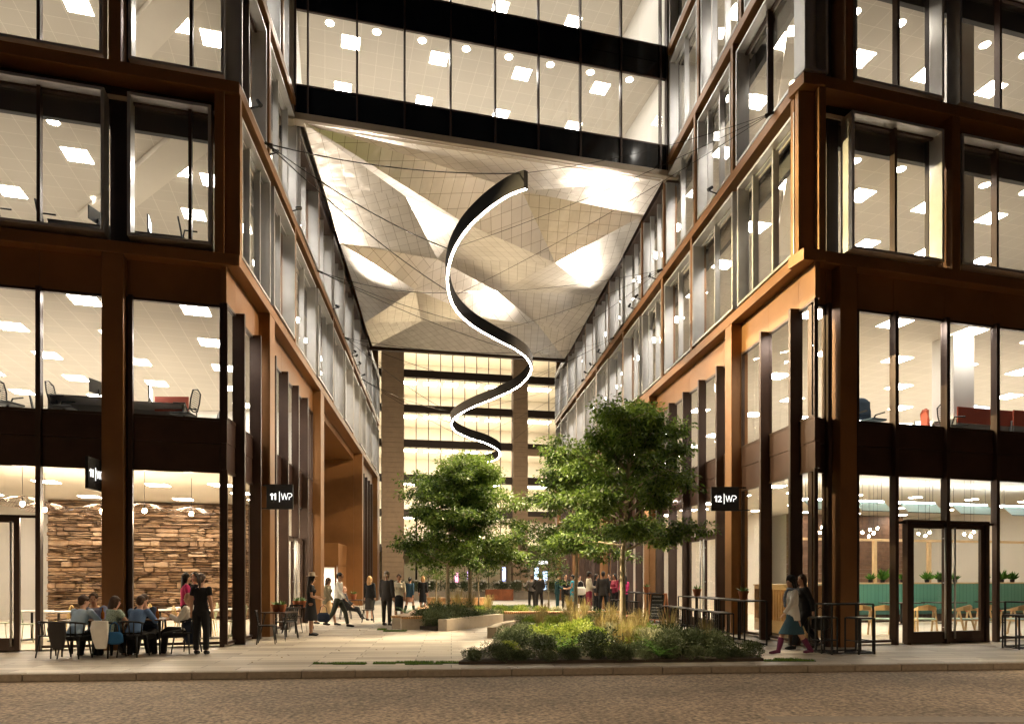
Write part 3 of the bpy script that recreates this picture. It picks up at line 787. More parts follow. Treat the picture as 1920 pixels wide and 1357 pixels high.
# pose: lean, arms [(pitch, side, fore_pitch, fore_side)] L,R ; legs [(thigh_pitch, side, shin_pitch)] ; head (yaw, pitch)
POSES = {
 'stand': dict(arms=[(4, 9, 14, 4), (-2, 9, 8, 4)], legs=[(2, 3, 0), (-3, 4, -2)]),
 'cross': dict(arms=[(12, 8, 85, -42), (10, 8, 80, -38)], legs=[(1, 2, -1), (3, 4, -2)]),
 'hips': dict(arms=[(-5, 28, 30, -28), (4, 9, 60, -10)], legs=[(2, 3, 0), (-3, 5, -2)]),
 'offer': dict(arms=[(8, 8, 78, -6), (4, 9, 70, -14)], legs=[(2, 2, 0), (0, 3, -1)]),
 'phone': dict(arms=[(-2, 8, 8, 3), (35, 25, 155, -12)], legs=[(2, 3, 0), (5, 3, -4)]),
 'walk': dict(arms=[(-24, 8, -6, 4), (22, 8, 34, 0)], legs=[(27, 2, 12), (-18, 2, -38)], lean=4),
 'walk2': dict(arms=[(20, 8, 38, 0), (-20, 8, -4, 4)], legs=[(-16, 2, -34), (26, 2, 14)], lean=3),
 'lookup': dict(arms=[(4, 9, 14, 4), (-2, 9, 8, 4)], legs=[(2, 3, 0), (-3, 4, -2)], head=(15, 16)),
 'sit': dict(arms=[(28, 10, 78, -22), (34, 10, 86, -18)], legs=[(84, 8, 2), (82, 8, -6)], lean=14, seat=1),
 'sitlean': dict(arms=[(34, 18, 84, -34), (38, 16, 88, -30)], legs=[(84, 9, -14), (82, 9, 10)], lean=24, seat=1),
 'sitleg': dict(arms=[(28, 6, 118, -16), (18, 10, 108, -28)], legs=[(84, 3, 6), (98, -6, 58)], lean=-4, seat=1),
 'sitback': dict(arms=[(24, 8, 62, -10), (20, 8, 50, -8)], legs=[(76, 5, 34), (88, -2, 22)], lean=-12, seat=1),
}
def person(label, loc, face, pose, H=1.75, skin='fair', hair='brown', hairkind='short', top='shirt', topm=None, sleeves=1.0, bottom='trousers', botm=None,
           shoem=None, collar=None, female=False, hem=None, vox=.014, group=None, head=None, extra=None, jacket=False, boots=None, flare=1.0):
    """face: heading in degrees; 0 looks along +y (away from the viewer), 180 looks at the viewer"""
    r = thing('person', label, 'person', loc, radians(-face), group)
    p = POSES[pose]; k = H/1.75; lean = radians(p.get('lean', 0)); seat = p.get('seat')
    W = .93 if female else 1.0
    hipz = .47 if seat else .93*k
    hip = Vector((0, 0, hipz))
    up = Vector((0, sin(lean), cos(lean))); fw = Vector((0, cos(lean), -sin(lean)))
    U = lambda z, y=0, x=0: hip+up*(z*k)+fw*(y*k)+Vector((x*k*W, 0, 0))
    sh = [U(.485, 0, -.178), U(.485, 0, .178)]
    skinm = SKIN[skin]
    shoem = shoem or cmat('black shoe leather', (.012, .011, .011), .4)
    # joints
    arms = []
    for i, sg in ((0, -1), (1, 1)):
        a = p['arms'][i]; l1, l2 = .285*k, .245*k
        e = sh[i]+vdir(a[0], a[1], sg)*l1; w = e+vdir(a[2], a[3], sg)*l2
        arms.append((sh[i], e, w, (w-e).normalized()))
    legs = []
    for i, sg in ((0, -1), (1, 1)):
        a = p['legs'][i]; h = hip+Vector((sg*.092*k*W, 0, -.03)); kn = h+vdir(a[0], a[1], sg)*.425*k; an = kn+vdir(a[2], 0, sg)*.40*k
        legs.append([h, kn, an])
    low = min(l[2].z for l in legs)
    dz = .085*k-low
    if not seat:
        for l in legs:
            for q in l: q.z += dz
        hip.z += dz; sh = [s_+Vector((0, 0, dz)) for s_ in sh]
        arms = [(a[0]+Vector((0, 0, dz)), a[1]+Vector((0, 0, dz)), a[2]+Vector((0, 0, dz)), a[3]) for a in arms]
    hyaw, hpitch = head if head else p.get('head', (0, -4))
    neck = U(.56, .0); hc = U(.56, .01)+Vector((0, .015, .135*k))
    HR = Matrix.Rotation(radians(-hyaw), 3, 'Z') @ Matrix.Rotation(radians(hpitch), 3, 'X')
    hd = lambda x, y, z: hc+HR@Vector((x*k, y*k, z*k))
    B = Body()
    # torso
    tor = [(U(-.06), .155, .105), (U(.02), .165, .115), (U(.10), .150, .105), (U(.20), .128 if female else .140, .095), (U(.32), .148 if female else .158, .108), (U(.42), .165, .105), (U(.49), .150, .085), (U(.53), .08, .065)]
    TR = [(c, rx*k*W, ry*k, up) for c, rx, ry in tor]
    B.loft(TR, 16)
    if female: B.ball(U(.35, .085, -.07), .062*k); B.ball(U(.35, .085, .07), .062*k)
    B.limb([U(.50), hc+Vector((0, -.005, -.03))], [.058*k, .052*k])
    # head: cranium, jaw, nose, ears
    B.mb.ell(hd(0, -.012, .025), (.076*k, .096*k, .098*k), 16, 12, HR); B.mb.ell(hd(0, .022, -.045), (.058*k, .066*k, .070*k), 14, 10, HR)
    B.mb.ell(hd(0, .093, -.012), (.013*k, .020*k, .026*k), 8, 6, HR); B.mb.ell(hd(0, .055, -.095), (.028*k, .025*k, .02*k), 8, 6, HR)
    for sg in (-1, 1): B.mb.ell(hd(sg*.078, -.005, -.005), (.010*k, .020*k, .030*k), 8, 6, HR)
    for s_, e, w, d in arms:
        B.ball(s_, .058*k*W); B.limb([s_, (s_+e)/2, e, (e*2+w)/3, w], [.052*k*W, .048*k*W, .040*k*W, .041*k*W, .027*k*W])
        # hand: palm, four fingers, thumb
        side = d.cross(Vector((0, 1, .3))).normalized(); nrm = side.cross(d).normalized(); sgx = 1 if side.x*(1 if s_.x < 0 else -1) > 0 else -1
        pc = w+d*.045*k
        B.mb.bar(w, w+d*.095*k, .075*k, .030*k, up=nrm)
        for f, (o_, ln) in enumerate(((-.030, .066), (-.010, .078), (.010, .072), (.030, .056))):
            a0 = w+d*.088*k+side*o_*k; a1 = a0+(d*.8+nrm*.25).normalized()*ln*.5*k; a2 = a1+(d*.5+nrm*.6).normalized()*ln*.5*k
            B.mb.tube([a0, a1, a2], [.0095*k, .009*k, .0075*k], 6)
        a0 = w+d*.03*k+side*(.032*sgx)*k; a1 = a0+(d*.6+side*sgx*.7).normalized()*.04*k; a2 = a1+(d*.9+side*sgx*.2).normalized()*.032*k
        B.mb.tube([a0, a1, a2], [.012*k, .011*k, .008*k], 6)
    feet = []
    for i, (h, kn, an) in enumerate(legs):
        B.limb([h, (h+kn)/2, kn, kn*.65+an*.35, an], [.090*k, .076*k, .056*k, .056*k, .036*k])
        B.ball(h, .090*k)
        sh_d = (kn-an).normalized(); fd = Vector((0, 1, 0)); fd = (fd-sh_d*fd.dot(sh_d)*(.9 if an.z > .14*k else .2))
        if an.z < .14*k: fd.z = 0
        fd.normalize(); feet.append((an, fd, sh_d))
        B.mb.tube([an-sh_d*.03*k-fd*.03*k, an-sh_d*.045*k+fd*.09*k, an-sh_d*.058*k+fd*.17*k], [.036*k, .034*k, .022*k], 10)
    B.skin('body', skinm, r, vox)
    # face details
    for sg in (-1, 1): MB().ell(hd(sg*.031, .079, .012), (.012*k, .008*k, .008*k), 8, 6, HR).build('eye', eyem, r, smooth=True)
    MB().ell(hd(0, .084, -.052), (.024*k, .009*k, .008*k), 8, 6, HR).build('mouth', lipm, r, smooth=True)
    # hair
    hm = HAIR.get(hair)
    if hairkind != 'bald' and hm:
        B = Body()
        B.mb.ell(hd(0, -.026, .042), (.084*k, .098*k, .098*k), 14, 10, HR)
        B.mb.ell(hd(0, -.055, -.01), (.078*k, .062*k, .075*k), 12, 8, HR)
        for sg in (-1, 1): B.mb.ell(hd(sg*.060, .0, .055), (.028*k, .075*k, .045*k), 10, 8, HR)
        if hairkind in ('long', 'bob'):
            L = .30 if hairkind == 'long' else .16
            B.loft([(hd(0, -.05, .06), .088*k, .075*k, (0, 0, -1)), (hd(0, -.065, -.04), .098*k, .062*k, (0, 0, -1)), (hd(0, -.075, -.12), .10*k, .05*k, (0, 0, -1)), (hd(0, -.09, -L), .075*k, .03*k, (0, 0, -1))], 12)
            for sg in (-1, 1): B.mb.tube([hd(sg*.075, .01, .05), hd(sg*.088, .0, -.03), hd(sg*.088, -.02, -.13)], [.022*k, .024*k, .014*k], 8)
        if hairkind == 'tail':
            B.mb.tube([hd(0, -.11, .04), hd(0, -.15, -.04), hd(0, -.14, -.16), hd(0, -.13, -.24)], [.03*k, .035*k, .028*k, .01*k], 8)
        if hairkind == 'bun': B.mb.ell(hd(0, -.12, .06), (.04*k, .04*k, .04*k), 10, 8)
        B.skin('hair', hm, r, .009, 2)
    # top garment
    B = Body(); g = .020 if jacket else .012
    zt = -.14 if jacket else -.02
    if top == 'dress': zt = -.02
    tr = [(U(zt), (.165+.02 if jacket else .160), .115)]+[t for t in tor[1:] if True]
    tr = [(c, (rx+g)*k*W, (ry+g)*k, up) for c, rx, ry in tr[:-1]]+[(U(.525), .082*k, .07*k, up)]
    B.loft(tr, 16)
    if female: B.ball(U(.35, .085, -.07), .072*k); B.ball(U(.35, .085, .07), .072*k)
    for s_, e, w, d in arms:
        B.ball(s_, (.058+g*.8)*k*W)
        wf = s_+(e-s_)*min(1, sleeves*2) if sleeves <= .5 else e+(w-e)*((sleeves-.5)*2)*.97
        if sleeves <= .5: B.limb([s_, wf], [(.056+g)*k*W, (.054+g)*k*W])
        else: B.limb([s_, (s_+e)/2, e, wf], [(.054+g)*k*W, (.050+g)*k*W, (.043+g)*k*W, (.032+g)*k*W])
    if top == 'dress' or (female and bottom == 'skirt' and top == 'one'): pass
    B.skin('jacket' if jacket else ('dress' if top == 'dress' else 'shirt'), topm, r, vox, 4)
    # bottom
    if bottom == 'trousers' or bottom == 'shorts':
        B = Body()
        B.loft([(U(-.09), .150*k*W, .11*k, up), (U(-.02), .172*k*W, .122*k, up), (U(.06), .162*k*W, .115*k, up)], 16)
        for h, kn, an in legs:
            B.ball(h, .102*k)
            e = an if bottom == 'trousers' else kn
            if bottom == 'trousers': B.limb([h, (h+kn)/2, kn, kn*.5+an*.5, an+(kn-an)*.03], [.102*k, .090*k, .072*k, .068*k, .058*k*flare])
            else: B.limb([h, kn+(h-kn)*.05], [.105*k, .10*k])
        B.skin('trousers', botm, r, vox, 3)
    else:
        L = hem or .45
        if seat:
            B = Body()
            B.loft([(U(.08), .158*k*W, .115*k, up), (U(0), .185*k, .135*k, up), (U(-.05, .02), .18*k, .13*k, up)], 14)
            for h, kn, an in legs: B.limb([h, kn+(h-kn)*.1], [.105*k, .09*k])
            B.skin('skirt', botm, r, vox, 3)
        else:
            cx = (legs[0][1]+legs[1][1])/2; cx.x = 0
            ax = (cx-hip); ax.normalize(); spread = abs(legs[0][1].y-legs[1][1].y)*.5*(L/.45)
            B = Body()
            B.loft([(U(.14), .142*k*W, .105*k, (0, 0, 1)), (U(.05), .168*k*W, .125*k, (0, 0, 1)), (hip+ax*.10*k, .190*k*W, .140*k, (0, 0, 1)), (hip+ax*L*k, (.175*flare+.02)*k, (.135*flare)*k+spread, (0, 0, 1))], 20)
            B.skin('skirt', botm, r, vox, 2)
    # footwear
    for an, fd, sd in feet:
        m = Body()
        m.mb.tube([an-sd*.028*k-fd*.045*k, an-sd*.04*k+fd*.06*k, an-sd*.058*k+fd*.14*k, an-sd*.062*k+fd*.20*k], [.044*k, .043*k, .038*k, .018*k], 12)
        if boots:
            i = [f[0] for f in feet].index(an); kn = legs[i][1]
            m.mb.tube([an-sd*.02*k, an+(kn-an)*.3, an+(kn-an)*.72], [.046*k, .062*k, .070*k], 12)
        elif female: m.mb.tube([an-sd*.04*k-fd*.04*k, an-sd*.083*k-fd*.05*k], [.018*k, .008*k], 8)
        m.skin('shoe' if not boots else 'boot', boots or shoem, r, .011, 2)
    if collar:   # collar / tie / shirt front inside a jacket opening
        MB().quad(U(.50, .098, -.05), U(.50, .098, .05), U(.24, .130, .012), U(.24, .130, -.012)).build('shirt_front', collar, r)
        if jacket: MB().bar(U(.49, .108), U(.26, .140), .035, .006, up=tuple(fw)).build('tie', cmat('tie cloth', (.35, .06, .03)), r)
    if extra: extra(r, U, hd, arms, legs, k, HR)
    return r
# ------------------------------------------------------------------ furniture
def cafe_chair_black(label, loc, face, group, style='spindle'):
    r = thing('dining_chair', label, 'chair', loc, radians(-face), group)
    s = MB()
    s.poly([(-.21, -.18), (-.13, -.21), (.13, -.21), (.21, -.18), (.22, .18), (.14, .22), (-.14, .22), (-.22, .18)], .435, .46)
    s.build('seat', blackm, r, bevel=.008)
    for sx in (-1, 1):
        for sy in (-1, 1): MB().tube([(sx*.17, sy*.16, .44), (sx*.215, sy*.215, .0)], [.020, .013], 8).build('leg', blackm, r, smooth=True)
    b = MB()
    if style == 'spindle':
        rail = [(-.235, -.02, .69), (-.22, -.15, .715), (-.12, -.225, .73), (0, -.245, .735), (.12, -.225, .73), (.22, -.15, .715), (.235, -.02, .69)]
        b.tube(rail, .019, 8)
        for x, y in ((-.23, -.06), (.23, -.06)): b.tube([(x*.88, y, .45), (x, y, .70)], .014, 6)
        for x in (-.15, -.05, .05, .15): b.tube([(x*.9, -.20, .45), (x, -.236+abs(x)*.12, .725)], .011, 6)
        b.build('backrest', blackm, r, smooth=True)
    else:
        n = 7
        for i in range(n):
            x = -.17+.34*i/(n-1); b.bar((x, -.20, .50), (x, -.245, .80), .026, .008, up=(0, 1, 0))
        b.bar((-.20, -.195, .49), (.20, -.195, .49), .03).bar((-.20, -.25, .81), (.20, -.25, .81), .035)
        b.bar((-.20, -.18, .45), (-.20, -.25, .82), .028).bar((.20, -.18, .45), (.20, -.25, .82), .028)
        b.build('backrest', blackm, r)
    return r
def hoop_chair(label, loc, face, m, group):
    r = thing('hoop_chair', label, 'chair', loc, radians(-face), group)
    s = MB().poly([(-.19, -.18), (.19, -.18), (.20, .19), (-.20, .19)], .44, .46); s.build('seat', m, r, bevel=.006)
    for sx in (-1, 1):
        for sy in (-1, 1): MB().tube([(sx*.16, sy*.15, .44), (sx*.20, sy*.20, 0)], .011, 6).build('leg', m, r, smooth=True)
    b = MB(); pts = [(-.19, -.17, .45), (-.20, -.20, .65)]+[(.20*cos(pi-a), -.22, .72+.15*sin(a)) for a in [pi*i/8 for i in range(9)]]+[(.20, -.20, .65), (.19, -.17, .45)]
    b.tube(pts, .012, 6)
    for x in (-.07, .07): b.tube([(x, -.18, .45), (x, -.22, .86)], .008, 6)
    b.build('backrest', m, r, smooth=True)
    return r
lightwood = mat('light ash wood', (.62, .42, .22), .5, var=.1, vscale=6)
padm = mat('pale seat pad', (.42, .55, .52), .8)
def wood_chair(label, loc, face, group):
    r = thing('wooden_armchair', label, 'chair', loc, radians(-face), group)
    MB().box(-.23, .23, -.21, .23, .43, .475).build('seat', padm, r, bevel=.015)
    for sx in (-1, 1):
        MB().bar((sx*.24, .20, .66), (sx*.20, .30, 0), .035, .045).build('leg', lightwood, r)
        MB().bar((sx*.22, -.12, .68), (sx*.24, -.30, 0), .035, .045).build('leg', lightwood, r)
        MB().bar((sx*.215, -.22, .42), (sx*.215, .24, .42), .03, .05).build('seat_rail', lightwood, r)
        MB().box(sx*.24-.025, sx*.24+.025, .19, .25, .655, .70).build('arm_tip', MATS.get('red arm tip') or mat('red arm tip', (.45, .04, .02), .6), r)
    pts = [(-.24, .22, .68), (-.26, 0, .71), (-.20, -.20, .75), (0, -.27, .78), (.20, -.20, .75), (.26, 0, .71), (.24, .22, .68)]
    b = MB()
    hs = [.03, .05, .12, .16, .12, .05, .03]
    for k in range(6):
        a, c = Vector(pts[k]), Vector(pts[k+1]); h0, h1 = hs[k]/2, hs[k+1]/2
        d = (c-a).cross(Vector((0, 0, 1))).normalized()*.014
        i = len(b.v); b.v += [a+d-Vector((0, 0, h0)), a-d-Vector((0, 0, h0)), a-d+Vector((0, 0, h0)), a+d+Vector((0, 0, h0)), c+d-Vector((0, 0, h1)), c-d-Vector((0, 0, h1)), c-d+Vector((0, 0, h1)), c+d+Vector((0, 0, h1))]
        for q in ((0, 1, 2, 3), (4, 7, 6, 5), (0, 4, 5, 1), (1, 5, 6, 2), (2, 6, 7, 3), (3, 7, 4, 0)): b.f.append(tuple(i+j for j in q)); b.mi.append(0)
    b.build('backrest', lightwood, r)
    return r
meshm = mat('chair mesh', (.03, .028, .026), .6); deskm = mat('grey desk', (.20, .19, .18), .5); screenred = mat('red desk screen', (.30, .05, .02), .8)
scr = emat('monitor glow', (.75, .88, 1), 2.2)
def office_chair(label, loc, face, group, m=None):
    m = m or meshm
    r = thing('office_chair', label, 'chair', loc, radians(-face), group)
    MB().box(-.24, .24, -.22, .24, .45, .50).build('seat', m, r, bevel=.02)
    b = MB()
    pts = [(-.20, -.23, .58), (-.235, -.27, .80), (-.20, -.31, 1.02), (0, -.33, 1.08), (.20, -.31, 1.02), (.235, -.27, .80), (.20, -.23, .58), (0, -.22, .54), (-.20, -.23, .58)]
    b.tube(pts, .018, 6)
    if m is not meshm: b.poly([(-.22, -.30), (.22, -.30), (.22, -.26), (-.22, -.26)], .55, 1.04).ell((0, -.28, 1.0), (.22, .025, .12), 14, 8)
    for i in range(9):
        z = .60+.05*i; hw = .19+.03*sin(i*.35); b.bar((-hw, -.23-(z-.55)*.16, z), (hw, -.23-(z-.55)*.16, z), .006, .02)
    b.build('backrest', blackm if m is meshm else m, r)
    for sx in (-1, 1):
        MB().tube([(sx*.24, -.20, .50), (sx*.29, -.16, .68), (sx*.29, .12, .69)], .020, 6).build('armrest', blackm, r)
    bs = MB().tube([(0, 0, .45), (0, 0, .10)], .03, 8)
    for i in range(5):
        a = 2*pi*i/5; bs.bar((0, 0, .11), (.30*cos(a), .30*sin(a), .07), .04); bs.ell((.30*cos(a), .30*sin(a), .03), (.03, .03, .03), 8, 6)
    bs.build('base', blackm, r)
    return r
def desk(label, loc, face, red=False, group='office desks', L=1.6):
    r = thing('desk', label, 'desk', loc, radians(-face), group)
    MB().box(-L/2, L/2, -.4, .4, .70, .74).build('tabletop', deskm, r, bevel=.005)
    for sx in (-1, 1): MB().box(sx*(L/2-.03)-.02, sx*(L/2-.03)+.02, -.38, .38, 0, .70).build('side_panel', deskm, r)
    MB().box(-L/2+.06, L/2-.06, .36, .39, .2, .70).build('modesty_panel', deskm, r)
    if red: MB().box(-L/2, L/2, .40, .44, .60, 1.02).build('screen', screenred, r, bevel=.01)
    return r
def monitor(label, loc, face, group='computer monitors'):
    r = thing('computer_monitor', label, 'monitor', loc, radians(-face), group)
    MB().box(-.27, .27, -.015, .015, .14, .46).build('housing', blackm, r, bevel=.005)
    MB().quad((-.26, -.0165, .15), (.26, -.0165, .15), (.26, -.0165, .45), (-.26, -.0165, .45)).build('screen', scr, r)
    MB().tube([(0, .03, .0), (0, .03, .25)], .02, 8).box(-.12, .12, -.08, .10, 0, .015).build('stand', blackm, r)
    return r
def pot_plant(label, loc, group, s=1.0, kind=0):
    r = thing('pot_plant', label, 'pot plant', loc, rnd.random()*6, group)
    MB().lathe([(.07*s, 0), (.105*s, .15*s), (.115*s, .15*s), (.115*s, .19*s), (.10*s, .19*s), (.095*s, .16*s), (0, .16*s)], n=16).build('pot', terracotta, r)
    b = MB(); rr = random.Random(int(loc[0]*91+loc[1]*37))
    for i in range(26):
        a = rr.random()*6.28; t = .3+rr.random()*.9; L = (.13+.07*rr.random())*s; w = .016*s
        base = Vector((cos(a)*.03*s, sin(a)*.03*s, .16*s)); d = Vector((cos(a)*sin(t), sin(a)*sin(t), cos(t))); q = Vector((-sin(a), cos(a), 0))*w
        m_ = base+d*L*.55; tip = base+d*L+Vector((0, 0, -.02*s))
        b.quad(base-q*.5, base+q*.5, m_+q, m_-q); b.quad(m_-q, m_+q, tip)
    b.build('leaves', MATS.get('succulent leaf') or mat('succulent leaf', (.10, .20, .04), .5, var=.3, vscale=20), r)
    return r
def wire_table(label, loc, face, group):
    """cafe table on bent wire hairpin legs"""
    r = thing('cafe_table', label, 'table', loc, radians(-face), group)
    MB().box(-.35, .35, -.35, .35, .715, .74).build('tabletop', darkbronze, r, bevel=.008)
    for sx in (-1, 1):
        for sy in (-1, 1): MB().tube([(sx*.30, sy*.22, .71), (sx*.36, sy*.36, 0.01), (sx*.22, sy*.30, .71)], .008, 6).build('leg', blackm, r)
    return r
def frame_table(label, loc, ang, L, D, h, group, w=.032, cat='table', nm_='high_table', low=True):
    r = thing(nm_, label, cat, loc, ang, group)
    m = MB()
    for x in (-L/2, L/2):
        for y in (-D/2, D/2): MB().bar((x, y, 0), (x, y, h), w).build('leg', blackm, r)
    m.bar((-L/2, -D/2, h), (L/2, -D/2, h), w).bar((-L/2, D/2, h), (L/2, D/2, h), w).bar((-L/2, -D/2, h), (-L/2, D/2, h), w).bar((L/2, -D/2, h), (L/2, D/2, h), w)
    if nm_ == 'high_table': m.box(-L/2+.02, L/2-.02, -D/2+.02, D/2-.02, h-.012, h+.010)
    else: m.box(-L/2+.01, L/2-.01, -D/2+.01, D/2-.01, h-.01, h+.022)
    m.build('top', blackm, r)
    f = MB()
    for y in (-D/2, D/2): f.bar((-L/2, y, .03), (L/2, y, .03), w*.9)
    for x in (-L/2, L/2): f.bar((x, -D/2, .03), (x, D/2, .03), w*.9)
    if nm_ == 'bar_stool':
        MB().bar((-L/2, -D/2, .28), (-L/2, D/2, .28), w*.8).bar((L/2, -D/2, .28), (L/2, D/2, .28), w*.8).bar((-L/2, -D/2, .28), (L/2, -D/2, .28), w*.8).build('foot_rest', blackm, r)
    f.build('foot_frame', blackm, r)
    return r
# ------------------------------------------------------------------ foliage
def leafmat(name, a, b_, trans=.35):
    m, nt, b = nm(name)
    oi = N(nt, 'ShaderNodeObjectInfo'); g = N(nt, 'ShaderNodeNewGeometry')
    no = N(nt, 'ShaderNodeTexNoise'); setin(no, Scale=2.2, Detail=3)
    tc = N(nt, 'ShaderNodeTexCoord'); nt.links.new(tc.outputs['Object'], no.inputs['Vector'])
    ad = N(nt, 'ShaderNodeMath', operation='ADD'); nt.links.new(no.outputs['Fac'], ad.inputs[0])
    mu = N(nt, 'ShaderNodeMath', operation='MULTIPLY_ADD'); mu.inputs[1].default_value = .6; mu.inputs[2].default_value = -.3
    nt.links.new(g.outputs['Random Per Island'], mu.inputs[0]); m2 = N(nt, 'ShaderNodeMath', operation='MULTIPLY_ADD'); m2.inputs[1].default_value = .45; m2.inputs[2].default_value = -.22
    nt.links.new(oi.outputs['Random'], m2.inputs[0]); ad0 = N(nt, 'ShaderNodeMath', operation='ADD'); nt.links.new(mu.outputs[0], ad0.inputs[0]); nt.links.new(m2.outputs[0], ad0.inputs[1])
    nt.links.new(ad0.outputs[0], ad.inputs[1])
    cr = N(nt, 'ShaderNodeValToRGB'); cr.color_ramp.elements[0].color = c4(a); cr.color_ramp.elements[1].color = c4(b_)
    cr.color_ramp.elements[0].position = .3; cr.color_ramp.elements[1].position = .75
    nt.links.new(ad.outputs[0], cr.inputs['Fac']); nt.links.new(cr.outputs['Color'], b.inputs['Base Color'])
    setin(b, Roughness=.5); b.inputs['Specular IOR Level'].default_value = .35
    tr = N(nt, 'ShaderNodeBsdfTranslucent'); nt.links.new(cr.outputs['Color'], tr.inputs['Color'])
    mx = N(nt, 'ShaderNodeMixShader'); mx.inputs[0].default_value = trans
    out = nt.nodes['Material Output']
    nt.links.new(b.outputs[0], mx.inputs[1]); nt.links.new(tr.outputs[0], mx.inputs[2]); nt.links.new(mx.outputs[0], out.inputs['Surface'])
    return m
treeleaf = leafmat('tree leaf', (.022, .056, .010), (.155, .235, .038))
darkleaf = leafmat('dark shrub leaf', (.03, .050, .018), (.15, .18, .085), .2)
limeleaf = leafmat('lime leaf', (.14, .22, .03), (.40, .46, .09), .35)
fernleaf = leafmat('fern leaf', (.04, .12, .012), (.10, .24, .03), .4)
strawleaf = leafmat('straw grass blade', (.24, .18, .06), (.50, .42, .17), .4)
greygrass = leafmat('pale grass blade', (.18, .20, .10), (.42, .40, .24), .35)
lawnm = leafmat('lawn blade', (.05, .12, .015), (.14, .24, .04), .3)
flowerm = mat('white flower', (.60, .58, .52), .8, var=.1)
bark = mat('tree bark', (.34, .27, .17), .85, var=.3, vscale=10, bump=.5, bscale=40)
def leaf(mb, p, d, n, L, w):
    q = d.cross(n)
    if q.length < 1e-3: return
    q.normalize(); q *= w
    m_ = p+d*L*.45
    mb.v += [p, m_+q, p+d*L, m_-q]; i = len(mb.v)-4
    mb.f.append((i, i+1, i+2, i+3)); mb.mi.append(0)
def rv(r): 
    while 1:
        v = Vector((r.uniform(-1, 1), r.uniform(-1, 1), r.uniform(-1, 1)))
        if .05 < v.length < 1: return v.normalized()
def tree(label, loc, H, R, clear, seed, trunk=.07, nleaf=26000, lsize=.085, lean=(0, 0), group='trees in the planting beds', mul=1, m=None, squash=1.0):
    r = random.Random(seed)
    root = thing('broadleaf_tree', label, 'tree', loc, 0, group)
    wood = MB(); tips = []
    top = Vector((lean[0], lean[1], H*.93)); stem = []
    for i in range(9):
        t = i/8; stem.append(Vector((lean[0]*t*t+r.uniform(-.03, .03)*(i > 0), lean[1]*t*t+r.uniform(-.03, .03)*(i > 0), H*.93*t)))
    tr = MB(); tr.tube(stem, [trunk*(1-.80*(i/8))*(1.25 if i == 0 else 1) for i in range(9)], 10); tr.build('trunk', bark, root, smooth=True)
    nb = 30
    for b in range(nb):
        t = (b+.5)/nb; z = clear+(H*.92-clear)*t**.9
        k = min(7, int(z/(H*.93)*8)); f = z/(H*.93)*8-k; base = stem[k].lerp(stem[k+1], f)
        az = b*2.39996+r.uniform(-.4, .4)
        prof = (sin(pi*min(1, (.16+.84*t)**.75)))**.62
        L = R*max(.22, prof)*r.uniform(.72, 1.10)
        el = radians(18+48*t)+r.uniform(-.15, .15)
        d = Vector((cos(az)*cos(el), sin(az)*cos(el), sin(el)))
        pts = [base]; p = base.copy(); dd = d.copy()
        for s in range(5):
            dd = (dd+rv(r)*.16+Vector((0, 0, -.03-.03*s))).normalized(); p = p+dd*L/5; pts.append(p.copy())
            if s >= 1:
                for q in range(3):
                    sd = (dd*.5+rv(r)).normalized(); sl = L*r.uniform(.16, .34); sd.z *= .5
                    e = p+sd*sl; wood.tube([p, p.lerp(e, .5)+rv(r)*.03, e], [trunk*.10, trunk*.07, trunk*.03], 4, caps=False)
                    tips += [(p.lerp(e, .55), sd, .7), (e, sd, 1.0)]
        wood.tube(pts, [trunk*.34*(1-.8*i/5) for i in range(6)], 6, caps=False); tips.append((p, dd, 1.0))
    wood.build('branch', bark, root, smooth=True)
    lv = MB(); per = max(6, nleaf//len(tips))
    for (p, d, w) in tips:
        if r.random() < .10: continue
        cr = .26*R/1.7*r.uniform(.7, 1.35)
        for i in range(int(per*w)):
            o = rv(r)*cr*r.random()**.5; o.z *= .50
            c = p+o; ld = (o.normalized()*.8+rv(r)*.6+Vector((0, 0, -.35))).normalized()
            nn = (Vector((0, 0, 1))+rv(r)*.7).normalized(); L = lsize*r.uniform(.6, 1.25)
            leaf(lv, c, ld, nn, L, L*.24)
    me_o = lv.build_raw('foliage', m or treeleaf, root)
    return root
def build_raw(s, name, m, parent=None):
    me = bpy.data.meshes.new(name); me.from_pydata([tuple(v) for v in s.v], [], s.f); me.materials.append(m); me.update()
    o = bpy.data.objects.new(name, me); link(o, parent); return o
MB.build_raw = build_raw
def shrub_mesh(seed, R=.42, H=.42, n=2600, L=.042, m=None, loose=.25):
    r = random.Random(seed); lv = MB()
    lobes = [(Vector((r.uniform(-.5, .5)*R, r.uniform(-.5, .5)*R, H*r.uniform(.35, .75))), R*r.uniform(.38, .62)) for _ in range(9)]
    for i in range(n):
        c, cr = lobes[r.randrange(9)]
        o = rv(r)*cr*(r.random()**.28); o.z *= H/R*.85
        p = c+o
        if p.z < .0: p.z = abs(p.z)*.4
        d = (o.normalized()+rv(r)*.7+Vector((0, 0, .35))).normalized()
        leaf(lv, p+rv(r)*R*loose*.2, d, rv(r), L*r.uniform(.6, 1.4), L*.26)
    return lv
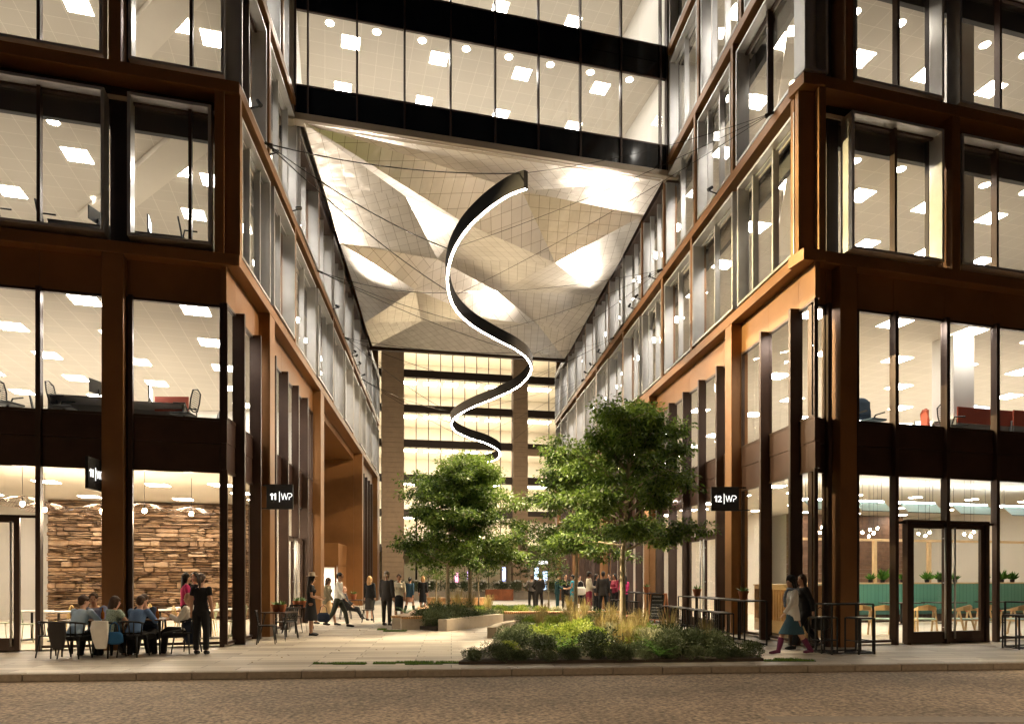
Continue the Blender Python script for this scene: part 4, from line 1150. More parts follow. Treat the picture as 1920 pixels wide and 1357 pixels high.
def grass_mesh(seed, n=260, H=.55, spread=.30, w=.006, droop=.5):
    r = random.Random(seed); lv = MB()
    for i in range(n):
        a = r.random()*6.283; s = r.random()**.7; b = Vector((cos(a)*.07*r.random(), sin(a)*.07*r.random(), 0))
        h = H*r.uniform(.6, 1.1); out = spread*s
        dirv = Vector((cos(a), sin(a), 0)); q = Vector((-sin(a), cos(a), 0))*w
        p0 = b; p1 = b+dirv*out*.25+Vector((0, 0, h*.55)); p2 = b+dirv*out*.7+Vector((0, 0, h*.95)); p3 = b+dirv*out*(1.1+droop*.4)+Vector((0, 0, h*(1-droop*.25)))
        i0 = len(lv.v); lv.v += [p0-q, p0+q, p1+q, p1-q, p2+q*.7, p2-q*.7, p3]
        for f in ((0, 1, 2, 3), (3, 2, 4, 5), (5, 4, 6)): lv.f.append(tuple(i0+k for k in f)); lv.mi.append(0)
    return lv
def fern_mesh(seed, n=16, L=.55):
    r = random.Random(seed); lv = MB()
    for i in range(n):
        a = 6.283*i/n+r.uniform(-.2, .2); el = r.uniform(.5, 1.2); pts = []; ll = L*r.uniform(.7, 1.1)
        dirv = Vector((cos(a), sin(a), 0)); q = Vector((-sin(a), cos(a), 0))
        for k in range(13):
            t = k/12; pts.append(dirv*ll*t*cos(el*(1-t*.6))+Vector((0, 0, ll*(sin(el)*t-.45*t*t)+.04)))
        for k in range(1, 12):
            t = k/12; w = ll*.20*sin(pi*min(1, t*.9+.12)); d = (pts[k+1]-pts[k]).normalized()
            for sg in (-1, 1): leaf(lv, pts[k], (q*sg+d*.35).normalized(), Vector((0, 0, 1)), w, .018)
    return lv
PROTO = {}
def proto(key, mb, m):
    me = mb.build_raw('foliage', m); d = me.data; bpy.data.objects.remove(me); PROTO[key] = d
for i in range(3): proto('dark%d' % i, shrub_mesh(10+i), darkleaf)
for i in range(2): proto('lime%d' % i, shrub_mesh(20+i, .34, .34, 1500, .05), limeleaf)
for i in range(2): proto('tall%d' % i, shrub_mesh(30+i, .30, .60, 2200, .05, loose=.6), fernleaf)
for i in range(2): proto('straw%d' % i, grass_mesh(40+i, 130, .72, .34, .005, .3), strawleaf)
for i in range(2): proto('pale%d' % i, grass_mesh(50+i, 300, .38, .34), greygrass)
for i in range(2): proto('fern%d' % i, fern_mesh(60+i), fernleaf)
NAMES = {'dark': ('shrub', 'shrub'), 'lime': ('lime_shrub', 'shrub'), 'tall': ('leafy_shrub', 'shrub'), 'straw': ('ornamental_grass', 'grass clump'), 'pale': ('pale_grass', 'grass clump'), 'fern': ('fern', 'fern')}
def plant(kind, loc, s, label, group):
    k = kind+str(rnd.randrange(3 if kind == 'dark' else 2))
    nm_, cat = NAMES[kind]
    o = bpy.data.objects.new(nm_, PROTO[k]); link(o); o.location = loc; o.rotation_euler = (0, 0, rnd.random()*6.28)
    s = s*rnd.uniform(.9, 1.1); o.scale = (s, s, s*rnd.uniform(.85, 1.15)); tag(o, label, cat, group)
    return o
def G(px, py, z=0):
    Y = (CH-z)*FPX/(py-HZ); return Vector(((px-960)/FPX*Y, Y, z))
def X_(px, Y, z=0): return Vector(((px-960)/FPX*Y, Y, z))
def Z_(py, Y): return CH+(HZ-py)/FPX*Y
# ------------------------------------------------------------------ the snaking lamp
pix = [(986, 337, 19.0), (950, 352, 19.7), (905, 385, 20.6), (868, 425, 21.5), (846, 468, 22.4), (839, 515, 23.5), (850, 560, 25.0), (880, 594, 26.6), (925, 622, 28.2), (968, 645, 29.8), (992, 667, 31.1), (994, 690, 32.3), (970, 716, 33.6), (925, 738, 34.9), (880, 757, 36.2), (850, 777, 37.3), (850, 796, 38.3), (876, 811, 39.4), (912, 823, 40.5), (936, 838, 41.5), (932, 852, 42.3), (905, 860, 43.1), (872, 864, 44.0)]
hp = [Vector(((a-960)/FPX*Y, Y, Z_(b, Y))) for a, b, Y in pix]
def catmull(P, n=8):
    out = []
    for i in range(len(P)-1):
        p0, p1, p2, p3 = P[max(i-1, 0)], P[i], P[i+1], P[min(i+2, len(P)-1)]
        for k in range(n):
            t = k/n
            out.append(.5*((2*p1)+(p2-p0)*t+(2*p0-5*p1+4*p2-p3)*t*t+(3*p1-p0-3*p2+p3)*t**3))
    return out+[P[-1]]
hc_ = catmull(hp)
def sweep(path, sect, name, m, parent, off):
    mb = MB(); n = len(sect)
    for i, p in enumerate(path):
        d = path[min(i+1, len(path)-1)]-path[max(i-1, 0)]; d.z = 0; d.normalize(); r = Vector((d.y, -d.x, 0))
        for a, b in sect: mb.v.append(p+r*a+Vector((0, 0, b)))
    for i in range(len(path)-1):
        for j in range(n):
            a = i*n+j; b = i*n+(j+1) % n; mb.f.append((a, b, b+n, a+n)); mb.mi.append(0)
    mb.f.append(tuple(range(n))); mb.mi.append(0); e = (len(path)-1)*n; mb.f.append(tuple(e+j for j in range(n))); mb.mi.append(0)
    return mb.build(name, m, parent, off)
lo = tuple(hp[10])
lamp = thing('ribbon_lamp', 'long black ribbon lamp snaking above the passage with a glowing lower edge', 'lamp', lo)
sweep(hc_, [(-.07, -.25), (.07, -.25), (.07, .25), (-.07, .25)], 'housing', mattblack, lamp, lo)
sweep(hc_, [(-.03, -.268), (.03, -.268), (.03, -.252), (-.03, -.252)], 'light_strip', ledem, lamp, lo)
# ------------------------------------------------------------------ cables
cable = mat('steel cable', (.03, .028, .026), .4, .8)
def wire(a, b, sag, label, rad=.012):
    a, b = Vector(a), Vector(b); pts = []
    for i in range(17):
        t = i/16; p = a.lerp(b, t); p.z -= sag*4*t*(1-t); pts.append(p-a)
    r = thing('suspension_cable', label, 'cable', a, 0, 'cables carrying the ribbon lamp')
    MB().tube(pts, rad, 5).build('wire', cable, r, smooth=True)
    d = (pts[1]-pts[0]).normalized(); MB().tube([-d*.05, d*.16], .035, 8).build('anchor', cable, r)
    return r
def hpt(Y): return min(hc_, key=lambda p: abs(p.y-Y))+Vector((0, 0, .21))
AL = lambda Y: LP.P(LP.t_y(Y), .05, 13.2); AR = lambda Y: RP.P(RP.t_y(Y), .05, 13.2)
order = ['first', 'second', 'third', 'fourth', 'fifth']
for k, (yl, yr, ys) in enumerate(((18.5, 17.3, (19.1, 22.6, 25.2)), (26.2, 26.1, (25.0, 28.6, 31.5)), (33.5, 33.5, (31.2, 34.6, 37.6)), (40.5, 40.5, (37.4, 40.2, 42.4)))):
    for j, ys_ in enumerate(ys):
        w_ = ['top', 'middle', 'lower'][j]
        wire(AL(yl), hpt(ys_), .25, 'thin cable from the %s left anchor to the %s point of the lamp bend' % (order[k], w_), .016 if k == 0 else .012)
        wire(AR(yr), hpt(ys_), .2, 'thin cable from the %s right anchor to the %s point of the lamp bend' % (order[k], w_), .007)
# ------------------------------------------------------------------ signs
signm = mat('black sign plate', (.012, .012, .014), .45, .2, bump=.3, bscale=300)
lett = emat('sign lettering', (1, .98, .92), 1.1)
def glyphs(parent, digits, x, z, h, y):
    """digits bold, thin bar, thin WP"""
    ones = MB()
    def one(ax):
        ones.poly([(ax, 0), (ax+h*.20, 0), (ax+h*.20, h), (ax+h*.04, h), (ax-h*.20, h*.80), (ax-h*.20, h*.64), (ax, h*.76)], 0, .004)
    n1 = 2 if digits == '11' else 1
    for q_ in range(n1): one(x-h*.34-(0 if digits == '11' else h*.62)-(q_*h*.52))
    for v_ in ones.v: v_.x, v_.y, v_.z = v_.x, y-.003-v_.z, z+v_.y
    ones.build('lettering', lett, parent)
    t = bpy.data.curves.new('t', 'FONT'); t.body = '2' if digits == '12' else '.'; t.size = h*1.38; t.extrude = .004; t.offset = h*.018; t.space_character = .82
    o = bpy.data.objects.new('t', t); COL.objects.link(o)
    dg = bpy.context.evaluated_depsgraph_get(); me = bpy.data.meshes.new_from_object(o.evaluated_get(dg)); bpy.data.objects.remove(o)
    w = max(v.co.x for v in me.vertices)
    M = Matrix(((1, 0, 0, x-w), (0, 0, 1, y-.006), (0, 1, 0, z), (0, 0, 0, 1))); me.transform(M); me.materials.clear(); me.materials.append(lett)
    if digits == '12':
        q = bpy.data.objects.new('lettering', me); link(q, parent)
    x += h*.05
    m = MB(); s = h*.075; B = lambda a, b: m.bar((x+a[0]*h, y-.006, z+a[1]*h), (x+b[0]*h, y-.006, z+b[1]*h), .008, s, up=(0, 0, 1) if abs(a[1]-b[1]) < abs(a[0]-b[0]) else (1, 0, 0))
    def S(a, b):
        a = Vector((x+a[0]*h, y-.006, z+a[1]*h)); b = Vector((x+b[0]*h, y-.006, z+b[1]*h)); d = (b-a).normalized(); n = Vector((d.z, 0, -d.x))
        m.bar(a, b, s, .008, up=(0, 1, 0))
    S((.34, -.35), (.34, 1.30))
    W = [(.62, 1), (.88, .02), (1.14, .98), (1.40, .02), (1.66, 1)]
    for a, b in zip(W[:-1], W[1:]): S(a, b)
    P_ = [(1.66, .98), (2.02, .98)]+[(2.02+.27*sin(a), .71+.27*cos(a)) for a in [pi*i/8 for i in range(9)]]+[(1.86, .44), (1.84, .0)]
    for a, b in zip(P_[:-1], P_[1:]): S(a, b)
    m.build('lettering', lett, parent)
def sign(label, loc, ang, digits, bx, w=.76, h=.72, both=False):
    r = thing('hanging_sign', label, 'sign', loc, ang)
    MB().box(-w/2, w/2, -.035, .035, -h/2, h/2).build('plate', signm, r, bevel=.006)
    s_ = 1 if bx > 0 else -1
    MB().box(min(s_*w/2, s_*(w/2+.3)), max(s_*w/2, s_*(w/2+.3)), -.03, .03, -h/2+.01, -h/2+.04).box(min(s_*w/2, s_*(w/2+.3)), max(s_*w/2, s_*(w/2+.3)), -.03, .03, h/2-.04, h/2-.01).build('bracket', blackm, r)
    glyphs(r, digits, (-.07 if digits == '11' and bx < 0 else -.10), -.085, .175, -.036)
Y = 18.9
sign('black hanging sign reading 11 WP at the left passage corner', X_(525, Y, Z_(931, Y)), 0, '11', -1, .72, .68)
Y = 19.6
sign('black hanging sign reading 12 WP at the right passage corner', X_(1359, Y, Z_(935, Y)), 0, '12', 1, .78, .68)
Y = 15.3
sign('black sign reading 11 WP on the street column above the diners', X_(177, Y, Z_(889, Y)), radians(95), '11', 1, .66, .70)
# ------------------------------------------------------------------ cafe in the left building
stonem = [mat('split stone %d' % i, c, .85, var=.25, vscale=6, bump=.5, bscale=25) for i, c in enumerate(((.30, .18, .095), (.38, .235, .13), (.20, .115, .06), (.44, .29, .17)))]
def stone_wall():
    n0 = -11.2; ta = LS.t_at(90, n0); tb = LS.t_at(466, n0); Lw = tb-ta
    o = LS.P(ta, n0, 0); r = thing('stone_wall', 'rough split stone wall at the back of the left cafe', 'wall', o)
    m = MB(); z = 0; rr = random.Random(3)
    while z < 4.42:
        h = rr.choice([.06, .08, .10, .13, .17, .21]); h = min(h, 4.44-z); t = 0
        if h < .02: break
        while t < Lw:
            w_ = rr.uniform(.22, .85); w_ = min(w_, Lw-t); d = rr.uniform(.0, .26); m.m = rr.randrange(4)
            sub = 1 if h < .1 or rr.random() < .6 else 2
            for q in range(sub):
                za, zb = z+h*q/sub+.010, z+h*(q+1)/sub-.010; dd = d+rr.uniform(-.02, .03)*(sub > 1)
                i = len(m.v); F = LS; j = lambda s_: rr.uniform(-s_, s_)
                K_ = 5; bt = [(t+.01+(w_-.02)*q_/(K_-1), za+(abs(j(.022)) if q_ in (0, K_-1) else j(.014))) for q_ in range(K_)]; tp = [(a_, zb-(abs(j(.03)) if q_ in (0, K_-1) else j(.016))) for q_, (a_, _) in enumerate(bt)]
                ring = bt+tp[::-1]; nr = len(ring); cxs = t+w_/2; czs = (za+zb)/2
                for a_, c_ in ring: m.v.append(F.P(ta+a_, n0-.04, c_))
                for a_, c_ in ring: m.v.append(F.P(ta+a_, n0+dd*.75, c_))
                for a_, c_ in ring: m.v.append(F.P(ta+cxs+(a_-cxs)*(1-.03/w_), n0+dd+.015+j(.018), czs+(c_-czs)*.72))
                for b2 in (0, nr):
                    for q_ in range(nr): m.f.append((i+b2+q_, i+b2+(q_+1) % nr, i+b2+nr+(q_+1) % nr, i+b2+nr+q_)); m.mi.append(m.m)
                m.f.append(tuple(i+2*nr+q_ for q_ in range(nr))); m.mi.append(m.m)
                continue
                fr = [(t+.006+j(.008), dd+j(.02), za+j(.007)), (t+w_-.006+j(.008), dd+j(.02), za+j(.007)), (t+w_-.01+j(.01), dd+j(.03), zb+j(.01)), (t+.01+j(.01), dd+j(.03), zb+j(.01))]
                bk = [(t+.004, -.04, za), (t+w_-.004, -.04, za), (t+w_-.004, -.04, zb), (t+.004, -.04, zb)]
                for a, b_, c in bk+fr: m.v.append(F.P(ta+a, n0+b_, c))
                for f in ((4, 5, 6, 7), (0, 1, 5, 4), (1, 2, 6, 5), (2, 3, 7, 6), (3, 0, 4, 7)): m.f.append(tuple(i+k for k in f)); m.mi.append(m.m)
            t += w_
        z += h
    m.build('stonework', stonem, r, o)
    MB().box(ta-.02, tb+.02, n0-.3, n0-.05, 0, 4.44, F=LS).build('core', mat('wall mortar', (.12, .08, .05), .9), r, o)
stone_wall()
def pendant(px, py, Y, k):
    z = Z_(py, Y); p = X_(px, Y, z)
    r = thing('pendant_lamp', 'wire shade pendant lamp in the cafe, %s from the left' % k, 'pendant lamp', p, 0, 'wire pendant lamps in the cafe')
    MB().tube([(0, 0, .05), (0, 0, 4.44-z)], .006, 5).tube([(0, 0, .03), (0, 0, .16)], .025, 8).build('cord', blackm, r)
    MB().ell((0, 0, 0), (.055, .055, .065), 12, 8).build('bulb', bulbem, r, smooth=True)
    s = MB()
    for i in range(44):
        a = 2*pi*i/44+rnd.uniform(-.03, .03); R = .62+.05*sin(a*2+k.__len__())
        s.tube([(cos(a)*.06, sin(a)*.06, .20), (cos(a)*R*.5, sin(a)*R*.5, .13+.02*sin(a*3)), (cos(a)*R, sin(a)*R, .0+.05*sin(a*2))], .004, 4, caps=False)
    s.tube([(cos(a)*(.62+.05*sin(a*2+k.__len__())), sin(a)*(.62+.05*sin(a*2+k.__len__())), .05*sin(a*2)) for a in [2*pi*i/32 for i in range(33)]], .006, 4)
    s.build('lamp_shade', darkbronze, r)
    l = bpy.data.lights.new('bulb', 'POINT'); l.energy = 70; l.color = (1, .82, .58); l.shadow_soft_size = .07
    o = bpy.data.objects.new('bulb_light', l); COL.objects.link(o); o.parent = r; o.location = (0, 0, -.16)
for a in ((42, 944, 17.5, 'first'), (84, 955, 18.6, 'second'), (191, 958, 18.4, 'third'), (271, 957, 18.2, 'fourth'), (359, 963, 19.6, 'fifth')): pendant(*a)
for t in (-3, -6, -9, -12):  # ceiling panels added to brighten the cafe beyond its pendants
    for n in (-6.0, -9.9):
        ceil_light('sq', LS.P(t, n, 4.44), S_ANG, 'added square ceiling light in the cafe with the stone wall', 'added cafe ceiling lights')
whitetop = mat('white table top', (.75, .72, .66), .4); palegreen = mat('pale green chair paint', (.50, .56, .38), .5); yellowm = mat('yellow chair paint', (.62, .45, .16), .5)
cafe_spots = [(60, -3.2), (110, -2.6), (300, -3.0), (345, -4.4), (395, -2.4), (436, -3.2)]
words = ['far left by the door', 'left of the column', 'right of the column', 'behind the bald diner', 'near the corner glass', 'at the passage side']
for (px, n), w_ in zip(cafe_spots, words):
    t = LS.t_at(px, n); p = LS.P(t, n, .03)
    r = thing('cafe_table', 'white topped cafe table inside, %s' % w_, 'table', p, S_ANG, 'white cafe tables inside')
    MB().box(-.38, .38, -.38, .38, .72, .75).build('tabletop', whitetop, r, bevel=.01)
    MB().tube([(0, 0, 0), (0, 0, .72)], .03, 8).lathe([(.25, 0), (.24, .02), (.03, .04)], n=16).build('pedestal', blackm, r)
    for q, (dt, dn, f) in enumerate(((-.65, .1, 90), (.65, -.1, -90))):
        hoop_chair('%s hoop back cafe chair, %s, %s of table' % (('pale green', 'yellow')[(q+len(w_)) % 2], w_, ('left', 'right')[q]), LS.P(t+dt, n+dn, .03), f-15, (palegreen, yellowm)[(q+len(w_)) % 2], 'hoop backed cafe chairs inside')
# ------------------------------------------------------------------ restaurant in the right building
greenm, nt, b_ = nm('green banquette tile')
v = worldpos(nt, 1, -S_ANG); br = N(nt, 'ShaderNodeTexBrick'); br.offset = 0; setin(br, Scale=1, Mortar_Size=.008, Brick_Width=.17, Row_Height=50)
sx = N(nt, 'ShaderNodeSeparateXYZ'); cx = N(nt, 'ShaderNodeCombineXYZ'); nt.links.new(v, sx.inputs[0]); nt.links.new(sx.outputs[0], cx.inputs[0]); nt.links.new(sx.outputs[2], cx.inputs[1]); cx.inputs[2].default_value = 0
br.inputs['Color1'].default_value = c4((.09, .25, .17)); br.inputs['Color2'].default_value = c4((.11, .28, .20)); br.inputs['Mortar'].default_value = c4((.04, .12, .08))
nt.links.new(cx.outputs[0], br.inputs['Vector']); nt.links.new(br.outputs['Color'], b_.inputs['Base Color']); setin(b_, Roughness=.5)
n0 = -7.6; ta, tb = RS.t_at(1500, n0), 16.6
p = RS.P(ta, n0, .03); r = thing('banquette', 'long green upholstered banquette wall with pale timber cap in the restaurant', 'banquette', p)
MB().box(ta, tb, n0-.25, n0, .03, 1.40, F=RS).build('backrest', greenm, r, p)
MB().box(ta-.02, tb, n0-.27, n0+.02, 1.40, 1.45, F=RS).build('cap', lightwood, r, p)
MB().box(ta, tb, n0+.003, n0+.55, .30, .48, F=RS).build('seat', mat('dark green seat', (.05, .13, .10), .7), r, p, bevel=.02)
MB().box(ta, tb, n0+.003, n0+.5, .03, .298, F=RS).build('plinth', darkbronze, r, p)
for px in (1487, 1640, 1742, 1852, 1958):
    t = RS.t_at(px, n0-.12); MB().box(t-.06, t+.06, n0-.19, n0-.07, 1.451, 2.98, F=RS).build('post', lightwood, r, p)
MB().box(ta-.1, tb, n0-.19, n0-.07, 2.981, 3.07, F=RS).build('top_rail', lightwood, r, p)
woodwallm = mat('brown timber boards', (.16, .085, .05), .6, var=.35, vscale=3)
p = RS.P(RS.t_at(1565, -12.6), -12.6, .03); r = thing('timber_wall', 'brown board wall at the back of the restaurant', 'wall', p)
for k in range(22):
    MB().box(RS.t_at(1480, -12.6), RS.t_at(1693, -12.6), -12.8, -12.6+.008*(k % 3), .03+k*.2, .03+k*.2+.193, F=RS).build('board', woodwallm, r, p)
p = RP.P(1.5, -.9, .03); r = thing('wooden_cabinet', 'pale slatted wooden cabinet behind the corner window of the restaurant', 'cabinet', p)
MB().box(1.6, 4.6, -1.5, -.95, .1, 1.40, F=RP).build('carcass', lightwood, r, p, bevel=.01)
MB().box(1.58, 4.62, -1.52, -.93, 1.401, 1.44, F=RP).build('top', lightwood, r, p)
for k in range(20): MB().box(1.65+k*.147, 1.72+k*.147, -.95, -.92, .45, 1.3, F=RP).build('slat', timber, r, p)
for px, s_ in ((1550, 1.5), (1632, 1.6), (1655, 2.6), (1692, 1.5), (1738, 2.2), (1762, 2.0), (1790, 1.6), (1848, 1.6), (1878, 2.4), (1898, 2.0)):
    p = RS.P(RS.t_at(px, n0-.13), n0-.13, 1.452)
    r = thing('potted_plant', 'green leafy plant standing on the banquette cap in the restaurant', 'plant', p, rnd.random()*6, 'plants on the banquette')
    MB().lathe([(.07, 0), (.09, .10), (.085, .10), (0, .08)], n=12).build('pot', blackm, r)
    b_ = MB(); 
    for i in range(46):
        a = rnd.random()*6.28; tt = .15+rnd.random()*1.0; L = (.10+.10*rnd.random())*s_
        leaf(b_, Vector((0, 0, .09)), Vector((cos(a)*sin(tt), sin(a)*sin(tt), cos(tt))), rv(rnd), L, L*.13)
    b_.build_raw('leaves', fernleaf, r)
for px, w_ in ((1615, 'leftmost, at the column'), (1655, 'second from the column'), (1735, 'behind the left door leaf'), (1800, 'behind the right door leaf'), (1838, 'just right of the doors'), (1902, 'rightmost')):
    Yc = 19.3; t = (px-960)/FPX*Yc
    wood_chair('pale wooden armchair in the restaurant, %s' % w_, (t, Yc, .03), 20 if px % 2 else -25, 'pale wooden armchairs')
for px in (1690, 1770, 1870):
    t = RS.t_at(px, -5.9); p = RS.P(t, -5.9, .03)
    r = thing('dining_table', 'dark dining table by the green banquette, behind the glass at %s' % {1690: 'the left mullion', 1770: 'the doors', 1870: 'the right end'}[px], 'table', p, S_ANG, 'restaurant tables')
    MB().box(-.6, .6, -.38, .38, .72, .75).build('tabletop', darkbronze, r); MB().tube([(0, 0, 0), (0, 0, .72)], .035, 8).lathe([(.27, 0), (.25, .02), (.03, .04)], n=16).build('pedestal', blackm, r)
bluem = mat('pale blue glass shelf', (.45, .66, .70), .25)
strip = emat('shelf strip glow', (.9, .97, 1), 26)
for px0, px1, w_ in ((1505, 1560, 'by the passage corner'), (1600, 1658, 'next to the column'), (1686, 1754, 'above the left door'), (1783, 1852, 'above the right door'), (1878, 1945, 'at the far right')):
    n = -3.4; a, c = RS.t_at(px0, n), RS.t_at(px1, n); p = RS.P((a+c)/2, n, 3.72)
    r = thing('hanging_light', 'pale blue hanging light trough in the restaurant, %s' % w_, 'lamp', p, 0, 'blue hanging troughs')
    MB().quad(RS.P(a, n+.0, 3.86), RS.P(c, n, 3.86), RS.P(c, n+.35, 3.55), RS.P(a, n+.35, 3.55)).build('shade', bluem, r, p)
    MB().box(a, c, n-.10, n-.02, 3.84, 3.90, F=RS).build('light_strip', strip, r, p)
    h = MB()
    for t in (a+.1, c-.1): h.tube([RS.P(t, n, 3.86), RS.P(t, n, 4.44)], .006, 5)
    h.bar(RS.P(a, n+.35, 3.55), RS.P(c, n+.35, 3.55), .02); h.build('hanger', blackm, r, p)
for i, (px, py) in enumerate(((1530, 992), (1537, 998), (1526, 1003), (1541, 988), (1617, 998), (1631, 993), (1638, 999), (1629, 1005), (1645, 990), (1722, 1000), (1735, 1004), (1743, 998), (1808, 1001), (1820, 1005), (1826, 997))):
    Yb = 19.8+.1*(i % 4); z = Z_(py, Yb); p = X_(px, Yb, z)
    r = thing('bulb_pendant', 'small bare bulb pendant hanging in the restaurant', 'pendant lamp', p, 0, 'bare bulb pendants in the restaurant')
    MB().tube([(0, 0, .04), (0, 0, 4.44-z)], .004, 4).tube([(0, 0, .03), (0, 0, .09)], .015, 8).build('cord', blackm, r)
    MB().ell((0, 0, 0), (.035, .035, .04), 10, 8).build('bulb', bulbem, r, smooth=True)
for t in (2, 4.5, 7, 9.5, 12, 14.5):  # downlights added so that the restaurant interior is lit
    for n in (-6.3, -9.6, -12.0):
        ceil_light('rd', RS.P(t, n, 4.44), 0, 'added round ceiling downlight in the green banquette restaurant', 'added restaurant downlights').scale = (1.6, 1.6, 1)
for P_, nm_ in ((LP, 'left'), (RP, 'right')):
    for t in ([5.2, 7.4, 9.4] if nm_ == 'left' else [5.5, 8, 10.5, 13, 15.5, 18, 20.5, 23, 25.5, 28, 30.5, 33]):
        for n in (-2.0,):
            ceil_light('sq', P_.P(t, n, 4.44), 0, 'square ceiling light in the ground floor shops along the %s wall' % nm_, '%s shop ceiling lights' % nm_)
# partition between shops
for b, off, F in ((lb, LOFF, LP), (rb, ROFF, RP)):
    MB().box(.8, LEND-.5, -5.4, -5.3, .03, 4.44, F=F).build('inner_wall', cream, b, off) if b is rb and 0 else None
MB().box(13.2, LEND-.4, -5.6, -5.5, .03, 4.44, F=RP).build('inner_wall', cream, rb, ROFF)
# ------------------------------------------------------------------ office furniture behind the upper glass
def on(F, px, n, z): t = F.t_at(px, n); return F.P(t, n, z)
office_chair('black mesh office chair on the first floor at the left picture edge', on(LS, 14, -.95, 5.1), 100, 'mesh office chairs')
office_chair('black mesh office chair facing the desk left of the street column', on(LS, 120, -1.0, 5.1), 80, 'mesh office chairs')
office_chair('black mesh office chair right of the small red desk screen', on(LS, 345, -1.0, 5.1), -90, 'mesh office chairs')
office_chair('black mesh office chair low behind the left first floor sill', on(LS, 85, -2.6, 5.1), 60, 'mesh office chairs')
office_chair('black mesh office chair peeking above the sill by the corner', on(LS, 388, -3.0, 5.1), -120, 'mesh office chairs')
desk('grey desk at the first floor window left of the street column', on(LS, 172, -1.2, 5.1), -15)
desk('grey desk at the first floor window right of the street column', on(LS, 285, -1.4, 5.1), -15)
monitor('black computer monitor on the left first floor desk', on(LS, 184, -1.2, 5.842), 100)
tag(MB().box(-.42, .42, -.02, .02, 0, .36).build('desk_screen', screenred, None, bevel=.01), 'small red desk screen on the first floor right of the street column', 'screen').location = on(LS, 322, -1.5, 5.75)
monitor('computer monitor on the grey desk right of the street column', on(LS, 282, -1.45, 5.842), -110)
for px, lb_ in ((18, 'at the left picture edge'), (100, 'beside the mullion'), (362, 'in the right window')):
    office_chair('black mesh office chair on the second floor %s' % lb_, on(LS, px, -.85, Z2a-.02), 70, 'second floor office chairs')
desk('grey desk behind the second floor sill left of the dark panel', on(LS, 172, -1.3, Z2a-.02), -15); monitor('black monitor on the second floor desk left of the dark panel', on(LS, 182, -1.2, Z2a+.72), 100)
desk('grey desk behind the second floor sill right of the dark panel', on(LS, 285, -1.4, Z2a-.02), -15); monitor('black monitor on the second floor desk right of the dark panel', on(LS, 280, -1.3, Z2a+.72), -110)
office_chair('dark blue office chair behind the first floor glass beside the right column', on(RS, 1635, -.95, 5.1), 160, 'upholstered office chairs', mat('blue chair fabric', (.03, .06, .10), .8))
office_chair('red office chair behind the first floor glass right of the street column', on(RS, 1755, -1.6, 5.1), 100, 'upholstered office chairs', screenred)
office_chair('black mesh office chair at the long red desk in the right building', on(RS, 1788, -1.0, 5.1), 90, 'mesh office chairs')
desk('long desk with a red screen on the right first floor', on(RS, 1830, -1.4, 5.1), 165, True, L=2.2)
desk('long desk with a red screen at the right picture edge', on(RS, 1925, -1.3, 5.1), 165, True, L=2.0)
monitor('left one of two lit monitors on the right building desk', on(RS, 1816, -1.3, 5.842), -12); monitor('right one of two lit monitors on the right building desk', on(RS, 1840, -1.35, 5.842), -14)
monitor('small monitor low beside the red office chair', on(RS, 1733, -2.2, 5.55), 0)
desk('red screened desk low behind the second floor glass at the right picture edge', on(RS, 1880, -2.2, Z2a-.02), 165, True)
# ------------------------------------------------------------------ outdoor furniture
ga = 'black spindle chairs around the pavement table'
sh = [( 'man in the light blue shirt', 132, 1.30), ]
wg = 'black metal chairs by the left passage wall'
def gp(px, n): t = LS.t_at(px, n); return LS.P(t, n, 0)
tabs = []
for i, (px, w_) in enumerate(((172, 'left'), (262, 'right'))):
    p = gp(px, .82); r = thing('dining_table', 'dark pavement dining table, %s one of the two under the column' % w_, 'table', p, S_ANG, 'pavement dining tables')
    MB().box(-.52, .52, -.36, .36, .715, .745).build('tabletop', woodwallm, r, bevel=.008)
    for sx in (-1, 1):
        for sy in (-1, 1): MB().tube([(sx*.44, sy*.28, .715), (sx*.46, sy*.30, 0)], .02, 8).build('leg', blackm, r)
    tabs.append(p)
glassw = mat('drinking glass', (.6, .55, .48), .1, spec=.8); amber = mat('amber bottle', (.30, .09, .01), .2)
for i, (tp, dx, dy, kind) in enumerate(((0, .35, 0, 'g'), (0, .15, .1, 'b'), (1, -.35, 0, 'b'), (1, .2, .05, 'g'), (1, .38, -.1, 'b'), (0, -.2, -.05, 'g'))):
    p = tabs[tp]+Vector((dx, dy+dx*.27, .746)); w_ = ['left', 'right'][tp]
    if kind == 'g': 
        r = thing('drinking_glass', 'small clear drinking glass on the %s pavement table, %s' % (w_, 'towards its left end' if dx < 0 else 'towards its right end'), 'glass', p, 0, 'glasses on the pavement tables'); MB().lathe([(.025, 0), (.035, .12), (.032, .12), (.0, .01)], n=12).build('bowl', glassw, r)
    else:
        r = thing('bottle', 'amber bottle on the %s pavement table, %s' % (w_, {.15: 'near the middle', -.35: 'at its left end', .38: 'at its right end'}[dx]), 'bottle', p, 0, 'bottles on the pavement tables'); MB().lathe([(.032, 0), (.034, .13), (.013, .18), (.013, .24), (0, .24)], n=12).build('glass_body', amber, r)
seats = [(140, 1.42, 0, 'holding the man in the light blue shirt'), (205, 1.42, 20, 'holding the woman in the dotted top'), (250, 1.42, 4, 'holding the man in the blue sweater'), (100, 1.15, 20, 'empty at the left end of the table'), (350, .95, -80, 'holding the bald man'), (183, .40, 175, 'behind the table, left of the column'), (284, .40, 178, 'behind the table, right of the column')]
for px, n, f, w_ in seats: cafe_chair_black('black spindle back chair %s' % w_, gp(px, n), f, ga)
for px, py, f, w_ in ((500, 1206, 75, 'nearest the street'), (505, 1188, 160, 'behind the near table'), (548, 1186, 190, 'between the two pot tables'), (536, 1196, -60, 'right of the near table')):
    cafe_chair_black('black slatted chair %s' % w_, G(px, py), f, wg, 'slat')
